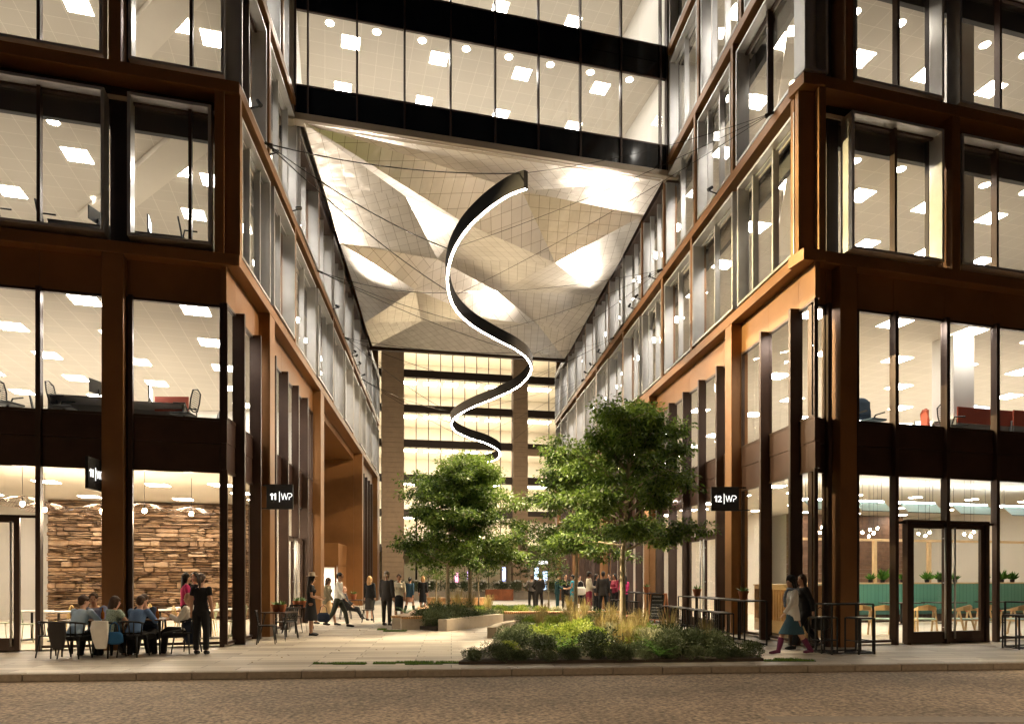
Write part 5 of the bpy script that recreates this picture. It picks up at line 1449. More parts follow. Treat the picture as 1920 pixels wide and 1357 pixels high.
wire_table('small dark cafe table with pots near the street', G(524, 1200), 10, 'wire legged cafe tables'); wire_table('small dark cafe table with pots nearer the entrance', G(560, 1184), 0, 'wire legged cafe tables')
for px, py, z, w_ in ((517, 1200, .741, 'left pot on the near cafe table'), (529, 1200, .741, 'right pot on the near cafe table'), (556, 1184, .741, 'left pot on the farther cafe table'), (567, 1184, .741, 'right pot on the farther cafe table')):
    q = G(px, py); pot_plant('terracotta pot with small succulents, %s' % w_, (q.x, q.y, z), 'terracotta pots', 1.0)
wire_table('small cafe table beside the seated bald man', G(665, 1158), 0, 'wire legged cafe tables'); q = G(663, 1158); pot_plant('terracotta pot beside the seated bald man', (q.x, q.y, .741), 'terracotta pots', 1.2)
cafe_chair_black('black slatted chair under the seated bald man', G(648, 1160), 70, wg, 'slat'); cafe_chair_black('black slatted chair in front of the blonde woman', G(690, 1166), -100, wg, 'slat')
# frame tables and stools on the right
pa = radians(95.6)
for i, (t, w_) in enumerate(((1.6, 'nearest the street'), (3.2, 'in the middle'), (4.8, 'farthest of the near row'))):
    p = RP.P(t, .75, 0); frame_table('black square tube high table along the right glass, %s' % w_, p, pa, 1.5, .55, 1.06, 'high tables of the near row')
    for j in (-1, 0, 1):
        p = RP.P(t+j*.50, 1.45-.1*(j == 0), 0); frame_table('black square tube bar stool beside the high table %s, %s one' % (w_, ('middle', 'farther', 'nearer')[j]), p, pa, .36, .36, .76, 'bar stools of the near row', .026, 'stool', 'bar_stool')
for i, (t, w_) in enumerate(((9.6, 'left of the sandwich board'), (11.4, 'behind the pink top woman'))):
    p = RP.P(t, .75, 0); frame_table('black square tube high table farther up, %s' % w_, p, pa, 1.5, .55, 1.06, 'high tables of the far row')
    for j in (-1, 1):
        p = RP.P(t+j*.36, 1.4, 0); frame_table('black square tube bar stool farther up, %s, %s one' % (w_, 'nearer' if j < 0 else 'farther'), p, pa, .36, .36, .76, 'bar stools of the far row', .026, 'stool', 'bar_stool')
for t, z, w_ in ((1.6, 1.075, 'on the high table nearest the street'), (4.8, 1.075, 'on the third high table'), (9.9, 1.075, 'on the high table left of the sandwich board')):
    q = RP.P(t, .72, z); pot_plant('terracotta pot with a spiky plant %s' % w_, tuple(q), 'terracotta pots on high tables', 1.15)
frame_table('black square tube high table in front of the right street column', X_(1583, 15.0), S_ANG, 1.05, .5, 1.06, 'street side high tables')
frame_table('black square tube bar stool left of the right street column', X_(1543, 15.1), S_ANG, .4, .4, .76, 'street side bar stools', .026, 'stool', 'bar_stool')
frame_table('black square tube bar stool right of the right street column', X_(1612, 14.9), S_ANG, .4, .4, .76, 'street side bar stools', .026, 'stool', 'bar_stool')
frame_table('black square tube high table at the right picture edge', X_(1935, 16.2), S_ANG, 1.0, .5, 1.06, 'street side high tables')
frame_table('black square tube bar stool at the right picture edge', X_(1908, 15.9), S_ANG, .4, .4, .76, 'street side bar stools', .026, 'stool', 'bar_stool')
# sandwich board
p = G(1235, 1168); r = thing('sandwich_board', 'wooden framed chalkboard sandwich board standing by the right glass wall', 'sign', p, radians(-38))
orange = mat('orange wood frame', (.42, .15, .05), .6)
for sy, h in ((-1, 0), (1, 0)):
    m = MB(); 
    a = lambda x, z: Vector((x, sy*(.26-.22*z/1.08), z))
    m.bar(a(-.28, 0), a(-.28, 1.08), .05, .03, up=(0, 1, 0)).bar(a(.28, 0), a(.28, 1.08), .05, .03, up=(0, 1, 0)).bar(a(-.28, 1.05), a(.28, 1.05), .05, .03).bar(a(-.28, .14), a(.28, .14), .05, .03)
    m.build('frame', orange, r)
    MB().quad(a(-.26, .16), a(.26, .16), a(.26, 1.03), a(-.26, 1.03)).build('board', MATS.get('chalk board') or mat('chalk board', (.02, .024, .026), .7), r)
ch = MB(); rr = random.Random(5)
for k, (z, n_, h) in enumerate(((.92, 4, .07), (.80, 5, .045), (.66, 6, .03), (.56, 6, .03), (.46, 5, .03), (.34, 6, .03), (.26, 4, .03))):
    for i in range(n_*2):
        x = -.20+.40*(i+.5)/(n_*2); y = lambda zz: -(.26-.22*zz/1.08)-.006
        ch.tube([(x-.012, y(z), z), (x, y(z+h), z+h), (x+.014, y(z+h*.3), z+h*.3)], .004 if k > 1 else .007, 4, caps=False)
ch.build('chalk_lettering', mat('chalk', (.75, .74, .70), .9), r)
# ------------------------------------------------------------------ planters, benches, soil
def wallseg(name, label, pts, w_, h, m, cap=None, capm=None, cat='bench', z0=0):
    p0 = Vector((pts[0][0], pts[0][1], 0)); r = thing(name, label, cat, p0)
    P = [Vector((a, b, 0)) for a, b in pts]; Lf, Rt = [], []
    for i, p in enumerate(P):
        d = (P[min(i+1, len(P)-1)]-P[max(i-1, 0)]).normalized(); n = Vector((-d.y, d.x, 0)); Lf.append(p+n*w_); Rt.append(p)
    def ribbon(z0, z1, e):
        m_ = MB()
        for i in range(len(P)-1):
            n = (Lf[i]-Rt[i]).normalized()*e; n2 = (Lf[i+1]-Rt[i+1]).normalized()*e
            q = [Rt[i]-n, Rt[i+1]-n2, Lf[i+1]+n2, Lf[i]+n]
            k = len(m_.v); m_.v += [v+Vector((0, 0, z0)) for v in q]+[v+Vector((0, 0, z1)) for v in q]
            fs = [(0, 3, 2, 1), (4, 5, 6, 7), (0, 1, 5, 4), (2, 3, 7, 6)]
            if i == 0: fs.append((3, 0, 4, 7))
            if i == len(P)-2: fs.append((1, 2, 6, 5))
            for f in fs: m_.f.append(tuple(k+j for j in f)); m_.mi.append(0)
        return m_
    ribbon(z0, h, 0).build('base', m, r, p0, bevel=.008)
    if cap: ribbon(h+.002, h+cap, .03).build('seat', capm, r, p0, bevel=.008)
    return r
def slats(m_, nm_, ang):
    nt = m_.node_tree; b = nt.nodes['Principled BSDF']; v = worldpos(nt, 1, ang); wv = N(nt, 'ShaderNodeTexWave', wave_type='BANDS', bands_direction='X'); setin(wv, Scale=4.5)
    nt.links.new(v, wv.inputs['Vector']); bp = N(nt, 'ShaderNodeBump'); setin(bp, Strength=1.0, Distance=.02); nt.links.new(wv.outputs['Fac'], bp.inputs['Height']); nt.links.new(bp.outputs['Normal'], b.inputs['Normal'])
slats(timber, 't', 0)
wallseg('concrete_planter_wall', 'low pale concrete wall edging the middle bed towards the viewer', [(-1.98, 21.06), (-.30, 24.3)], .32, .36, concrete, cat='wall')
wallseg('timber_topped_bench', 'long concrete bench with timber top behind the front bed', [(-.28, 24.85), (2.45, 24.95), (4.2, 25.3)], .5, .33, concrete, .075, timber)
wallseg('timber_topped_bench', 'short concrete bench with slatted timber top on the left of the middle bed', [(-3.45, 21.6), (-2.72, 21.75), (-2.55, 23.2), (-2.9, 25.5), (-3.3, 28)][:2], .5, .34, concrete, .075, timber)
wallseg('curved_bench', 'curved timber topped bench edging the left side of the middle bed', [(-3.4, 22.15), (-3.25, 24), (-3.2, 27), (-3.6, 30)], .45, .34, concrete, .07, timber)
wallseg('curved_bench', 'far timber topped curved bench behind the lawn', [(-4.9, 40), (-3.4, 39.2), (-2.2, 39.3), (-1.2, 40.2)], .5, .42, timber, .07, timber)
wallseg('planter_edge', 'low curved pale edge along the left of the front bed', [(-.42, 18.6), (-.25, 20), (.1, 21.4), (.65, 22.6), (1.3, 23.4)], .25, .30, concrete, cat='planter edge')
wallseg('steel_planter', 'rusty weathering steel planter box beside the big tree', [(2.95, 19.6), (3.75, 19.75)], 1.2, .52, corten, cat='planter')
wallseg('concrete_planter', 'long concrete planter with white flowers at the far end, left', [(-9.0, 51), (-1.6, 52)], .9, .62, concrete, cat='planter'); wallseg('concrete_planter', 'concrete planter with white flowers at the far end, centre', [(.2, 52.2), (4.6, 52.8)], .9, .62, concrete, cat='planter')
wallseg('steel_planter', 'dark rusty steel planter between the far concrete planters', [(-1.9, 50), (.1, 50.2)], .9, .8, corten, cat='planter')
def ground_patch(name, pts, z, m): return structure(MB().poly(pts, 0.001, z).build(name, m))
ground_patch('soil_bed', [(-1.0, 12.98), (4.9, 13.50), (5.0, 14.4), (4.2, 15.9), (3.8, 19), (3.6, 22), (2.6, 24.7), (.3, 24.6), (.9, 23.1), (.15, 21.4), (-.2, 20), (-.4, 18.6), (-.55, 16)], .06, soil)
ground_patch('soil_bed', [(-3.1, 21.9), (-2.3, 21.2), (-1.9, 21.3), (-.3, 24.5), (-.25, 25.4), (4, 25.9), (3.2, 29), (1.6, 34), (-1, 38), (-3.2, 38), (-3.5, 30), (-3.1, 27)], .12, soil)
ground_patch('soil_bed', [(-8.8, 51.2), (-1.8, 52.1), (-1.9, 52.7), (-8.9, 51.8)], .6, soil)
def blades(name, label, rects, H, n, m, z0=.0):
    mb = MB(); rr = random.Random(len(rects)*7+n)
    A = [(r_[1]-r_[0])*(r_[3]-r_[2]) for r_ in rects]; tot = sum(A)
    for r_, a in zip(rects, A):
        for i in range(int(n*a/tot)):
            x, y = rr.uniform(r_[0], r_[1]), rr.uniform(r_[2], r_[3]); h = H*rr.uniform(.5, 1.2); an = rr.random()*6.28; w_ = .006+.004*rr.random()
            if len(r_) > 4 and not r_[4](x, y): continue
            k = len(mb.v); mb.v += [Vector((x-cos(an)*w_, y-sin(an)*w_, z0)), Vector((x+cos(an)*w_, y+sin(an)*w_, z0)), Vector((x+rr.uniform(-.4, .4)*h, y+rr.uniform(-.4, .4)*h, z0+h))]
            mb.f.append((k, k+1, k+2)); mb.mi.append(0)
    o = mb.build_raw(name, m); tag(o, label, 'grass', kind='stuff'); return o
gr = []
for i, (a, b_, c, d) in enumerate(((-3.75, -3.35, 13.02, 13.10), (-3.35, -2.75, 12.96, 13.16), (-2.62, -2.2, 13.04, 13.2), (-2.2, -1.5, 13.16, 13.32), (-2.0, -1.75, 12.94, 13.06), (-1.45, -1.0, 13.1, 13.3), (-1.75, -1.3, 12.98, 13.08), (4.9, 5.9, 13.45, 13.6), (5.2, 5.7, 13.6, 13.8), (-4.2, -3.95, 21.5, 21.9), (-4.2, -3.7, 24.5, 24.9), (-4.6, -4.2, 26, 26.4), (-3.9, -3.2, 20.9, 21.2))):
    gr.append((a, b_, c, d)); structure(MB().box(a, b_, c, d, .001, .012).build('turf_joint', MATS.get('turf') or mat('turf', (.045, .085, .018), .9, var=.4, vscale=30)))
blades('joint_grass', 'short green grass growing in the open paving joints', gr, .035, 5000, lawnm, .012)
inlawn = lambda x, y: -3.3 < x < (3.4-(y-26)*.25)
blades('lawn', 'bright green lawn rising in the middle bed', [(-3.2, 3.4, 25.5, 36, inlawn)], .16, 26000, lawnm, .12)
# planting -------------------------------------------------------
def scatter(kind, spots, label, group, z=.05):
    for x, y, s_ in spots: plant(kind, (x, y, z), s_, label, group)
R_ = random.Random(12)
scatter('dark', [(-.75, 13.25, .5), (-.30, 13.45, .72), (.1, 13.25, .6), (.6, 13.75, 1.15), (.15, 14.7, .9), (1.1, 13.3, .72), (1.6, 13.8, 1.25), (2.05, 13.35, .7), (2.55, 13.8, .85), (-.2, 15.6, .8), (.7, 15.4, .75)], 'dark grey green rounded shrub along the kerb edge of the front bed', 'dark shrubs on the front edge')
scatter('dark', [(3.15, 13.75, 1.0), (3.5, 14.3, 1.25), (3.95, 13.9, 1.15), (4.35, 14.1, .9), (4.7, 13.8, .7), (3.9, 14.9, 1.1), (3.3, 15.4, 1.0)], 'dark green rounded shrub at the right end of the front bed', 'dark shrubs at the right end')
scatter('dark', [(.3, 17.4, 1.0), (1.0, 18.0, .95), (.4, 19.4, .9), (2.2, 19.2, .8), (0, 16.5, .8)], 'dark shrub in the middle of the front bed', 'dark shrubs mid bed')
scatter('dark', [(-.7+.47*i, 13.08+.042*i+.05*(i % 3), .46+.1*(i*7 % 4)/3) for i in range(12)], 'small dark shrub in the lowest row right behind the kerb', 'small dark shrubs behind the kerb')
scatter('lime', [(.8, 16.4, 1.3), (1.9, 14.35, .8), (1.15, 14.5, .8), (-.05, 13.9, .7), (1.4, 16.0, 1.2), (1.7, 17.3, 1.3), (1.3, 20.2, 1.3), (2.7, 15.6, 1.2), (2.1, 16.6, 1.2), (.5, 20.8, 1.0), (1.2, 21.8, 1.0), (1.9, 21.2, 1.0), (2.6, 22.3, 1.0), (3.1, 21.4, 1.0), (.9, 22.6, .8), (2.0, 23.4, .9), (3.3, 16.4, 1.0)], 'bright lime green shrub in the front bed', 'lime shrubs in the front bed')
scatter('straw', [(2.3, 14.9, .9), (2.6, 15.5, 1.1), (3.0, 16.2, 1.1), (1.7, 18.6, 1.1), (2.3, 17.9, 1.2), (2.7, 18.6, 1.1), (3.2, 17.4, 1.2), (1.1, 23.6, 1.0), (1.8, 22.4, 1.0), (2.5, 23.8, 1.0), (3.3, 23.0, 1.0), (.8, 19.8, 1.2), (4.2, 15.0, 1.0), (3.6, 15.9, 1.2)], 'straw coloured ornamental grass in the front bed', 'straw grasses in the front bed')
scatter('pale', [(2.95, 14.6, 1.4), (3.2, 15.0, 1.3), (2.5, 16.8, 1.2), (1.9, 20.0, 1.3), (2.8, 20.3, 1.3), (.3, 21.9, 1.2)], 'pale green arching grass in the front bed', 'pale grasses in the front bed')
scatter('fern', [(.95, 14.3, 1.3), (1.3, 15.2, 1.4), (2.85, 13.45, .9), (3.0, 14.15, 1.3), (3.25, 14.7, 1.2), (2.2, 14.3, .9), (.1, 18.3, 1.2)], 'bright green fern in the front bed', 'ferns in the front bed')
scatter('tall', [(2.7, 21.2, 1.0)], 'upright leafy stems rising over the front bed', 'leafy stems in the front bed')
scatter('dark', [(-2.5, 21.7, 1.2), (-2.15, 21.6, 1.0), (-2.35, 22.4, 1.4), (-1.75, 22.6, 1.3), (-2.8, 22.4, 1.1), (-1.3, 23.4, 1.0), (-.8, 24.4, 1.0)], 'dark shrub behind the low concrete wall', 'dark shrubs in the middle bed', .12)
scatter('lime', [(-2.6, 23.6, 1.3), (-2.0, 24.2, 1.4), (-1.2, 25.0, 1.3), (-.4, 25.6, 1.2), (.3, 26.0, 1.1), (1.2, 26.1, 1.1), (-2.8, 26, 1.3), (-2.1, 27, 1.2)], 'lime green shrub in the middle bed', 'lime shrubs in the middle bed', .12)
scatter('straw', [(-2.0, 25.2, 1.3), (-1.5, 24.6, 1.2), (-.9, 26, 1.2), (-2.7, 25, 1.2), (2.2, 26.6, 1.2)], 'straw coloured grass under the middle trees', 'straw grasses in the middle bed', .12)
scatter('pale', [(-2.4, 23.1, 1.3), (-1.6, 23.6, 1.3), (-.6, 25.2, 1.1), (.6, 26.6, 1.2), (1.7, 26.4, 1.2), (2.8, 26.5, 1.1)], 'pale grass in the middle bed', 'pale grasses in the middle bed', .12)
scatter('fern', [(-3.35, 21.95, 1.2)], 'leafy plant beside the short timber bench', 'leafy plants at the bench', .42)
hyd = MB(); rr = random.Random(9)
def flowers(mb, c, R):
    for i in range(14):
        a, b_ = rr.random()*6.28, rr.random()*1.3; p = Vector(c)+Vector((cos(a)*sin(b_), sin(a)*sin(b_), cos(b_)*.9))*R; mb.ell(p, (.085, .085, .07), 7, 5)
for i in range(11):
    x = -8.4+i*1.25; y = 51.6+x*.09+.9*0+.4
    if -1.9 < x < .1: y -= .8
    if x > 4.6: continue
    r = thing('hydrangea', 'white flowering hydrangea bush in the far planters', 'flower bush', (x, y, .62), 0, 'hydrangeas at the far end')
    o = bpy.data.objects.new('foliage', PROTO['dark%d' % (i % 3)]); link(o, r); o.scale = (1.7, 1.5, 1.8)
    m = MB(); flowers(m, (0, 0, .25), .62); m.build('blossom', flowerm, r)
# a few leaves fallen on the paving
fl = MB(); rr = random.Random(31)
for i in range(110):
    x, y = rr.uniform(-5, 5), rr.uniform(13.2, 24); d = Vector((rr.uniform(-1, 1), rr.uniform(-1, 1), rr.uniform(0, .3))).normalized()
    leaf(fl, Vector((x, y, .008)), d, Vector((0, 0, 1)), rr.uniform(.05, .09), .018)
tag(fl.build_raw('fallen_leaves', mat('dry leaf', (.16, .09, .03), .8, var=.5, vscale=3)), 'small dry leaves scattered over the paving', 'leaves', kind='stuff')
# trees
tree('large dark leafed tree in the front bed, tallest at the right', tuple(X_(1166, 16.9, .05)), 5.8, 2.0, 2.15, 5, .085, 58000, .11, lean=(.25, .1))
tree('middle tree standing behind the large front tree', tuple(X_(1081, 22.5, .05)), 5.4, 1.75, 2.1, 8, .08, 34000, .11, lean=(-.1, 0))
tree('left one of the two middle trees, pale trunk', tuple(X_(838, 24.0, .12)), 5.2, 2.05, 1.75, 11, .09, 46000, .12, lean=(.3, .1))
tree('right one of the two middle trees, trunk beside the lawn', tuple(X_(880, 24.6, .12)), 5.9, 2.15, 1.75, 17, .09, 50000, .12, lean=(.05, .2))
tree('thin young tree behind the left middle tree', tuple(X_(818, 35, .12)), 3.3, 1.0, 1.3, 21, .045, 5000, .12)
tree('thin young tree left of the far planters', tuple(X_(897, 37, .12)), 3.6, 1.2, 1.4, 23, .05, 6000, .12)
tree('slim dark tree standing against the far right pier', tuple(X_(976, 54, .6)), 5.2, .85, 1.0, 27, .06, 5000, .13)
tree('young tree low behind the middle tree', tuple(X_(1028, 33, .1)), 3.8, 1.1, 1.3, 29, .05, 6000, .12)
# far shopfronts with coloured screens
for px, w_, py0, py1, col, lb_ in ((1006, 9, 1062, 1095, (.35, .65, 1), 'pale blue lit shop window at the far end'), (1022, 10, 1070, 1106, (.25, .55, .95), 'bright blue lit shop window at the far end'), (1018, 22, 1050, 1058, (.9, .95, 1), 'white lit panel above the far shop'), (945, 8, 1062, 1090, (.15, .30, .95), 'deep blue lit screen at the far end'), (880, 10, 1070, 1086, (.35, .15, .7), 'violet lit screen at the far end'), (856, 8, 1072, 1092, (.8, .15, .45), 'pink lit screen at the far end')):
    Yf = 74.0; a = X_(px, Yf, Z_(py1, Yf)); r = thing('shop_screen', lb_, 'lit window', a)
    ww = w_*Yf/FPX; hh = (py1-py0)*Yf/FPX
    MB().box(-ww/2, ww/2, 0, .1, 0, hh).build('frame', blackm, r); MB().quad((-ww/2+.05, -.004, .05), (ww/2-.05, -.004, .05), (ww/2-.05, -.004, hh-.05), (-ww/2+.05, -.004, hh-.05)).build('screen', emat('screen %d' % px, col, 1.6), r)
# ------------------------------------------------------------------ people placed
C = lambda n, c, **k: cmat(n, c, **k)
black = C('black cloth', (.012, .012, .014)); darks = C('dark grey suit cloth', (.035, .030, .028)); navy = C('navy cloth', (.018, .028, .055)); whitec = C('white cloth', (.76, .73, .68)); lblue = C('light blue shirt cloth', (.42, .56, .72))
bluegrey = C('blue grey suit cloth', (.17, .20, .32)); denimb = C('blue sweater cloth', (.11, .19, .36)); dotted = C('dotted top cloth', (.30, .38, .32), var=.75, vs=70); pink = C('pink cloth', (.55, .03, .16)); khaki = C('khaki cloth', (.16, .13, .08)); tanc = C('tan skirt cloth', (.45, .30, .15))
olive = C('dark olive trousers cloth', (.05, .055, .04)); maroon = C('maroon trousers cloth', (.24, .03, .06)); teal = C('teal suit cloth', (.015, .055, .065)); bluedr = C('blue print dress cloth', (.04, .28, .42), var=.8, vs=30); greyv = C('grey vest cloth', (.13, .11, .10)); denims = C('denim skirt cloth', (.035, .085, .12)); purple = C('purple boot leather', (.10, .012, .05), rough=.4); brownsk = C('brown skirt cloth', (.22, .11, .07)); tights = C('black tights', (.01, .01, .01)); brown_shoe = C('tan shoe leather', (.35, .12, .04), rough=.4); hatc = C('pale hat felt', (.40, .33, .26)); denimd = C('dark denim cloth', (.02, .05, .08)); offw = C('cream blouse cloth', (.60, .54, .42)); scarf = C('blue check scarf', (.20, .25, .34), var=.6, vs=60)
def gz(px, n, z=0): t = LS.t_at(px, n); return tuple(LS.P(t, n, z))
# pavement diners
person('seated man seen from behind in a light blue shirt with black trousers', gz(140, 1.40), 8, 'sitlean', 1.80, hair='brown', topm=lblue, botm=black, head=(25, -6), vox=.012, group='diners at the pavement table')
person('bearded man in a blue grey suit facing the street left of the column', gz(182, .42), 172, 'sit', 1.80, skin='tan', topm=bluegrey, botm=navy, jacket=True, collar=whitec, head=(-12, -12), vox=.012, group='diners at the pavement table')
person('seated woman with a brown bob and dotted top seen from behind', gz(204, 1.38), 25, 'sit', 1.68, hair='brown', hairkind='bob', top='shirt', topm=dotted, sleeves=.25, bottom='trousers', botm=black, female=True, head=(15, -8), vox=.012, group='diners at the pavement table')
person('seated man in a blue sweater seen from behind right of the column', gz(250, 1.36), 5, 'sitlean', 1.76, topm=denimb, botm=black, head=(-15, -10), vox=.012, group='diners at the pavement table')
person('man in a dark suit with an orange tie facing the street', gz(283, .42), 185, 'sitlean', 1.80, topm=navy, botm=black, jacket=True, collar=C('orange tie cloth', (.6, .10, .02)), head=(-10, -10), vox=.012, group='diners at the pavement table')
person('bald man in a white shirt sitting cross legged on the right', gz(352, .93), -92, 'sitleg', 1.78, hair=None, hairkind='bald', topm=whitec, botm=black, shoem=brown_shoe, head=(0, -4), vox=.012, group='diners at the pavement table')
person('woman in black with a ponytail standing with her back to the street', tuple(X_(377, 14.75)), -5, 'stand', 1.70, hair='brown', hairkind='tail', topm=black, sleeves=.25, botm=black, female=True, head=(-5, -8), vox=.011, shoem=black)
person('woman in a pink top with long black hair inside the cafe', tuple(LS.P(LS.t_at(348, -1.2), -1.2, .03)), 60, 'cross', 1.70, hair='black', hairkind='long', topm=pink, botm=black, female=True)
person('woman in black and white inside the cafe beside the pink top woman', tuple(LS.P(LS.t_at(366, -1.4), -1.4, .03)), 190, 'cross', 1.72, hair='black', hairkind='bob', topm=black, botm=black, female=True)
# left side of the passage
def hat(r, U, hd, arms, legs, k, HR):
    p = hd(0, -.01, .085); MB().lathe([(.155, 0), (.158, .012), (.095, .018), (.088, .10), (.06, .115), (0, .10)], p, 20).build('hat', hatc, r, smooth=False)
def cap(r, U, hd, arms, legs, k, HR):
    p = hd(0, -.015, .05); MB().lathe([(.100, 0), (.102, .03), (.092, .08), (.05, .12), (0, .125)], p, 18).build('hat', black, r, smooth=True)
def badge(r, U, hd, arms, legs, k, HR): pass
def scarf_(r, U, hd, arms, legs, k, HR):
    m = Body(); 
    for i in range(12):
        a = 2*pi*i/12; a2 = 2*pi*(i+1)/12
        m.mb.tube([U(.55+.015*cos(a), .085*cos(a), .085*sin(a)), U(.55+.015*cos(a2), .085*cos(a2), .085*sin(a2))], .035, 8)
    m.mb.tube([U(.52, .10, .03), U(.35, .16, .03), U(.16, .15, .04)], [.04, .035, .03], 8); m.skin('scarf', scarf, r, .013, 2)
def glasses(r, U, hd, arms, legs, k, HR):
    for sg in (-1, 1): MB().ell(hd(sg*.032, .086, .012), (.026, .008, .018), 10, 6, HR).build('sunglass_lens', black, r)
person('woman in a pale hat and black short sleeved dress holding her hands out', tuple(G(583, 1191)), 75, 'offer', 1.70, skin='tan', hair='black', hairkind='long', topm=black, sleeves=.30, bottom='skirt', botm=black, hem=.50, flare=1.35, female=True, head=(-25, -6), vox=.012, extra=lambda *a: (hat(*a), glasses(*a)))
person('woman in a khaki jacket and tan skirt with sunglasses', tuple(G(613, 1172)), 95, 'walk', 1.68, skin='tan', hair='brown', hairkind='bob', topm=khaki, jacket=True, bottom='skirt', botm=tanc, hem=.46, female=True, extra=glasses)
person('man in a white long sleeved top striding to the right', tuple(G(634, 1175)), 92, 'walk', 1.84, skin='tan', hair='black', topm=whitec, botm=olive, head=(12, -8), extra=glasses)
person('bald man in a dark suit sitting with legs stretched out', tuple(G(650, 1160)), 80, 'sitback', 1.78, hair=None, hairkind='bald', topm=black, jacket=True, botm=black, collar=whitec)
person('long haired blonde woman in a black suit seen from behind', tuple(G(693, 1163)), 12, 'stand', 1.68, hair='blond', hairkind='long', topm=black, jacket=True, bottom='skirt', botm=darks, hem=.52, female=True)
person('grey haired man in a dark grey suit seen from behind', tuple(G(725, 1172)), 20, 'stand', 1.84, hair='grey', topm=darks, jacket=True, botm=darks, head=(20, -4))
person('woman in a cream blouse and black pencil skirt on the phone', tuple(G(748, 1167)), 175, 'phone', 1.74, skin='tan', hair='brown', hairkind='bun', topm=offw, bottom='skirt', botm=black, hem=.50, flare=.75, female=True, sleeves=.6)
person('dark haired woman in a denim jacket and brown skirt from behind', tuple(G(768, 1149)), 15, 'walk2', 1.70, skin='tan', hair='black', hairkind='bun', topm=denimd, jacket=True, bottom='skirt', botm=brownsk, hem=.36, female=True, boots=tights)
person('blonde woman in a short black dress standing by the bench', tuple(G(793, 1147)), 8, 'stand', 1.70, hair='blond', hairkind='bob', topm=black, bottom='skirt', botm=black, hem=.46, female=True, sleeves=.9)
# right side of the passage
person('man in a grey vest seen from behind by the lawn', tuple(G(997, 1142)), -10, 'hips', 1.76, skin='tan', hair='brown', topm=greyv, botm=darks, sleeves=.95)
person('bald man in a dark suit seen from behind by the lawn', tuple(G(1011, 1143)), 6, 'hips', 1.84, hair='grey', hairkind='bald', topm=darks, jacket=True, botm=darks)
person('black haired man in a teal suit turned to the right', tuple(G(1045, 1144)), 80, 'offer', 1.80, hair='black', topm=teal, jacket=True, botm=teal)
person('black haired man in a dark suit with a red tie facing the viewer', tuple(G(1060, 1142)), 165, 'offer', 1.82, hair='black', topm=black, jacket=True, botm=black, collar=whitec)
person('black haired woman in a blue print dress turned to the left', tuple(G(1074, 1144)), -80, 'offer', 1.76, skin='tan', hair='black', hairkind='bun', topm=bluedr, sleeves=.12, bottom='skirt', botm=bluedr, hem=.50, female=True)
person('person in black half hidden behind the middle tree trunk', tuple(G(1086, 1141)), 150, 'stand', 1.74, hair='black', topm=black, botm=black)
person('dark skinned man in a cream shirt and maroon trousers', tuple(G(1104, 1152)), 80, 'cross', 1.90, skin='dark', hair='black', topm=offw, botm=maroon)
person('dark haired woman in black behind the broad shouldered man', tuple(G(1118, 1148)), 120, 'stand', 1.80, skin='tan', hair='black', hairkind='bob', topm=black, botm=black, female=True)
person('broad shouldered man in a dark shirt seen from behind', tuple(G(1131, 1153)), 5, 'stand', 1.90, skin='dark', hair='black', topm=darks, botm=black, jacket=True)
person('dark haired person facing the viewer between two others', tuple(G(1142, 1148)), 200, 'stand', 1.80, hair='brown', topm=black, botm=black)
person('woman with long wavy black hair and a maroon top', tuple(G(1153, 1151)), -120, 'cross', 1.80, skin='tan', hair='black', hairkind='long', topm=maroon, botm=black, female=True)
person('woman in a pink top with long straight black hair from behind', tuple(G(1171, 1152)), -20, 'cross', 1.72, skin='tan', hair='black', hairkind='long', topm=pink, botm=black, female=True)
person('woman in a white jacket, denim skirt and purple boots walking left', tuple(G(1487, 1226)), -90, 'walk2', 1.68, hair='black', hairkind='bob', topm=whitec, jacket=True, bottom='skirt', botm=denims, hem=.44, flare=1.05, female=True, boots=purple, vox=.011, head=(-10, -4), extra=lambda *a: (cap(*a), scarf_(*a)))
person('long haired woman in black walking left beside the white jacket woman', tuple(G(1508, 1216)), -90, 'walk', 1.74, hair='brown', hairkind='long', topm=black, jacket=True, botm=black, female=True, vox=.011, head=(-15, 2))
def bag(label, p, m, s=1.0):
    r = thing('handbag', label, 'bag', p)
    b = Body(); b.mb.lathe([(.10*s, -.15*s), (.19*s, -.10*s), (.18*s, .06*s), (.12*s, .12*s), (0, .12*s)], n=16)
    for v in b.mb.v: v.y *= .42
    b.skin('pouch', m, r, .012, 2); MB().tube([(-.11*s, 0, .10*s), (-.08*s, 0, .27*s), (0, 0, .33*s), (.08*s, 0, .27*s), (.11*s, 0, .10*s)], .010, 6).build('handle', m, r)
leatherb = C('black bag leather', (.015, .014, .014), rough=.35)
q = G(1508, 1216); bag('black leather handbag carried by the long haired walking woman', (q.x+.30, q.y-.14, .60), leatherb, 1.1)
q = G(595, 1180); bag('dark blue shopping bag hanging between the hat woman and the khaki woman', (q.x+.16, q.y+.1, .40), C('dark blue bag', (.010, .016, .035)), 1.1)
q = G(1086, 1144); bag('cream canvas tote bag behind the middle tree trunk', (q.x+.05, q.y-.2, 1.0), whitec, 1.5)
p = gz(212, 1.55, .46); bag('blue handbag hanging from the chair of the dotted top woman', (p[0]+.10, p[1]-.12, .42), C('bright blue bag', (.02, .10, .24)), .95)
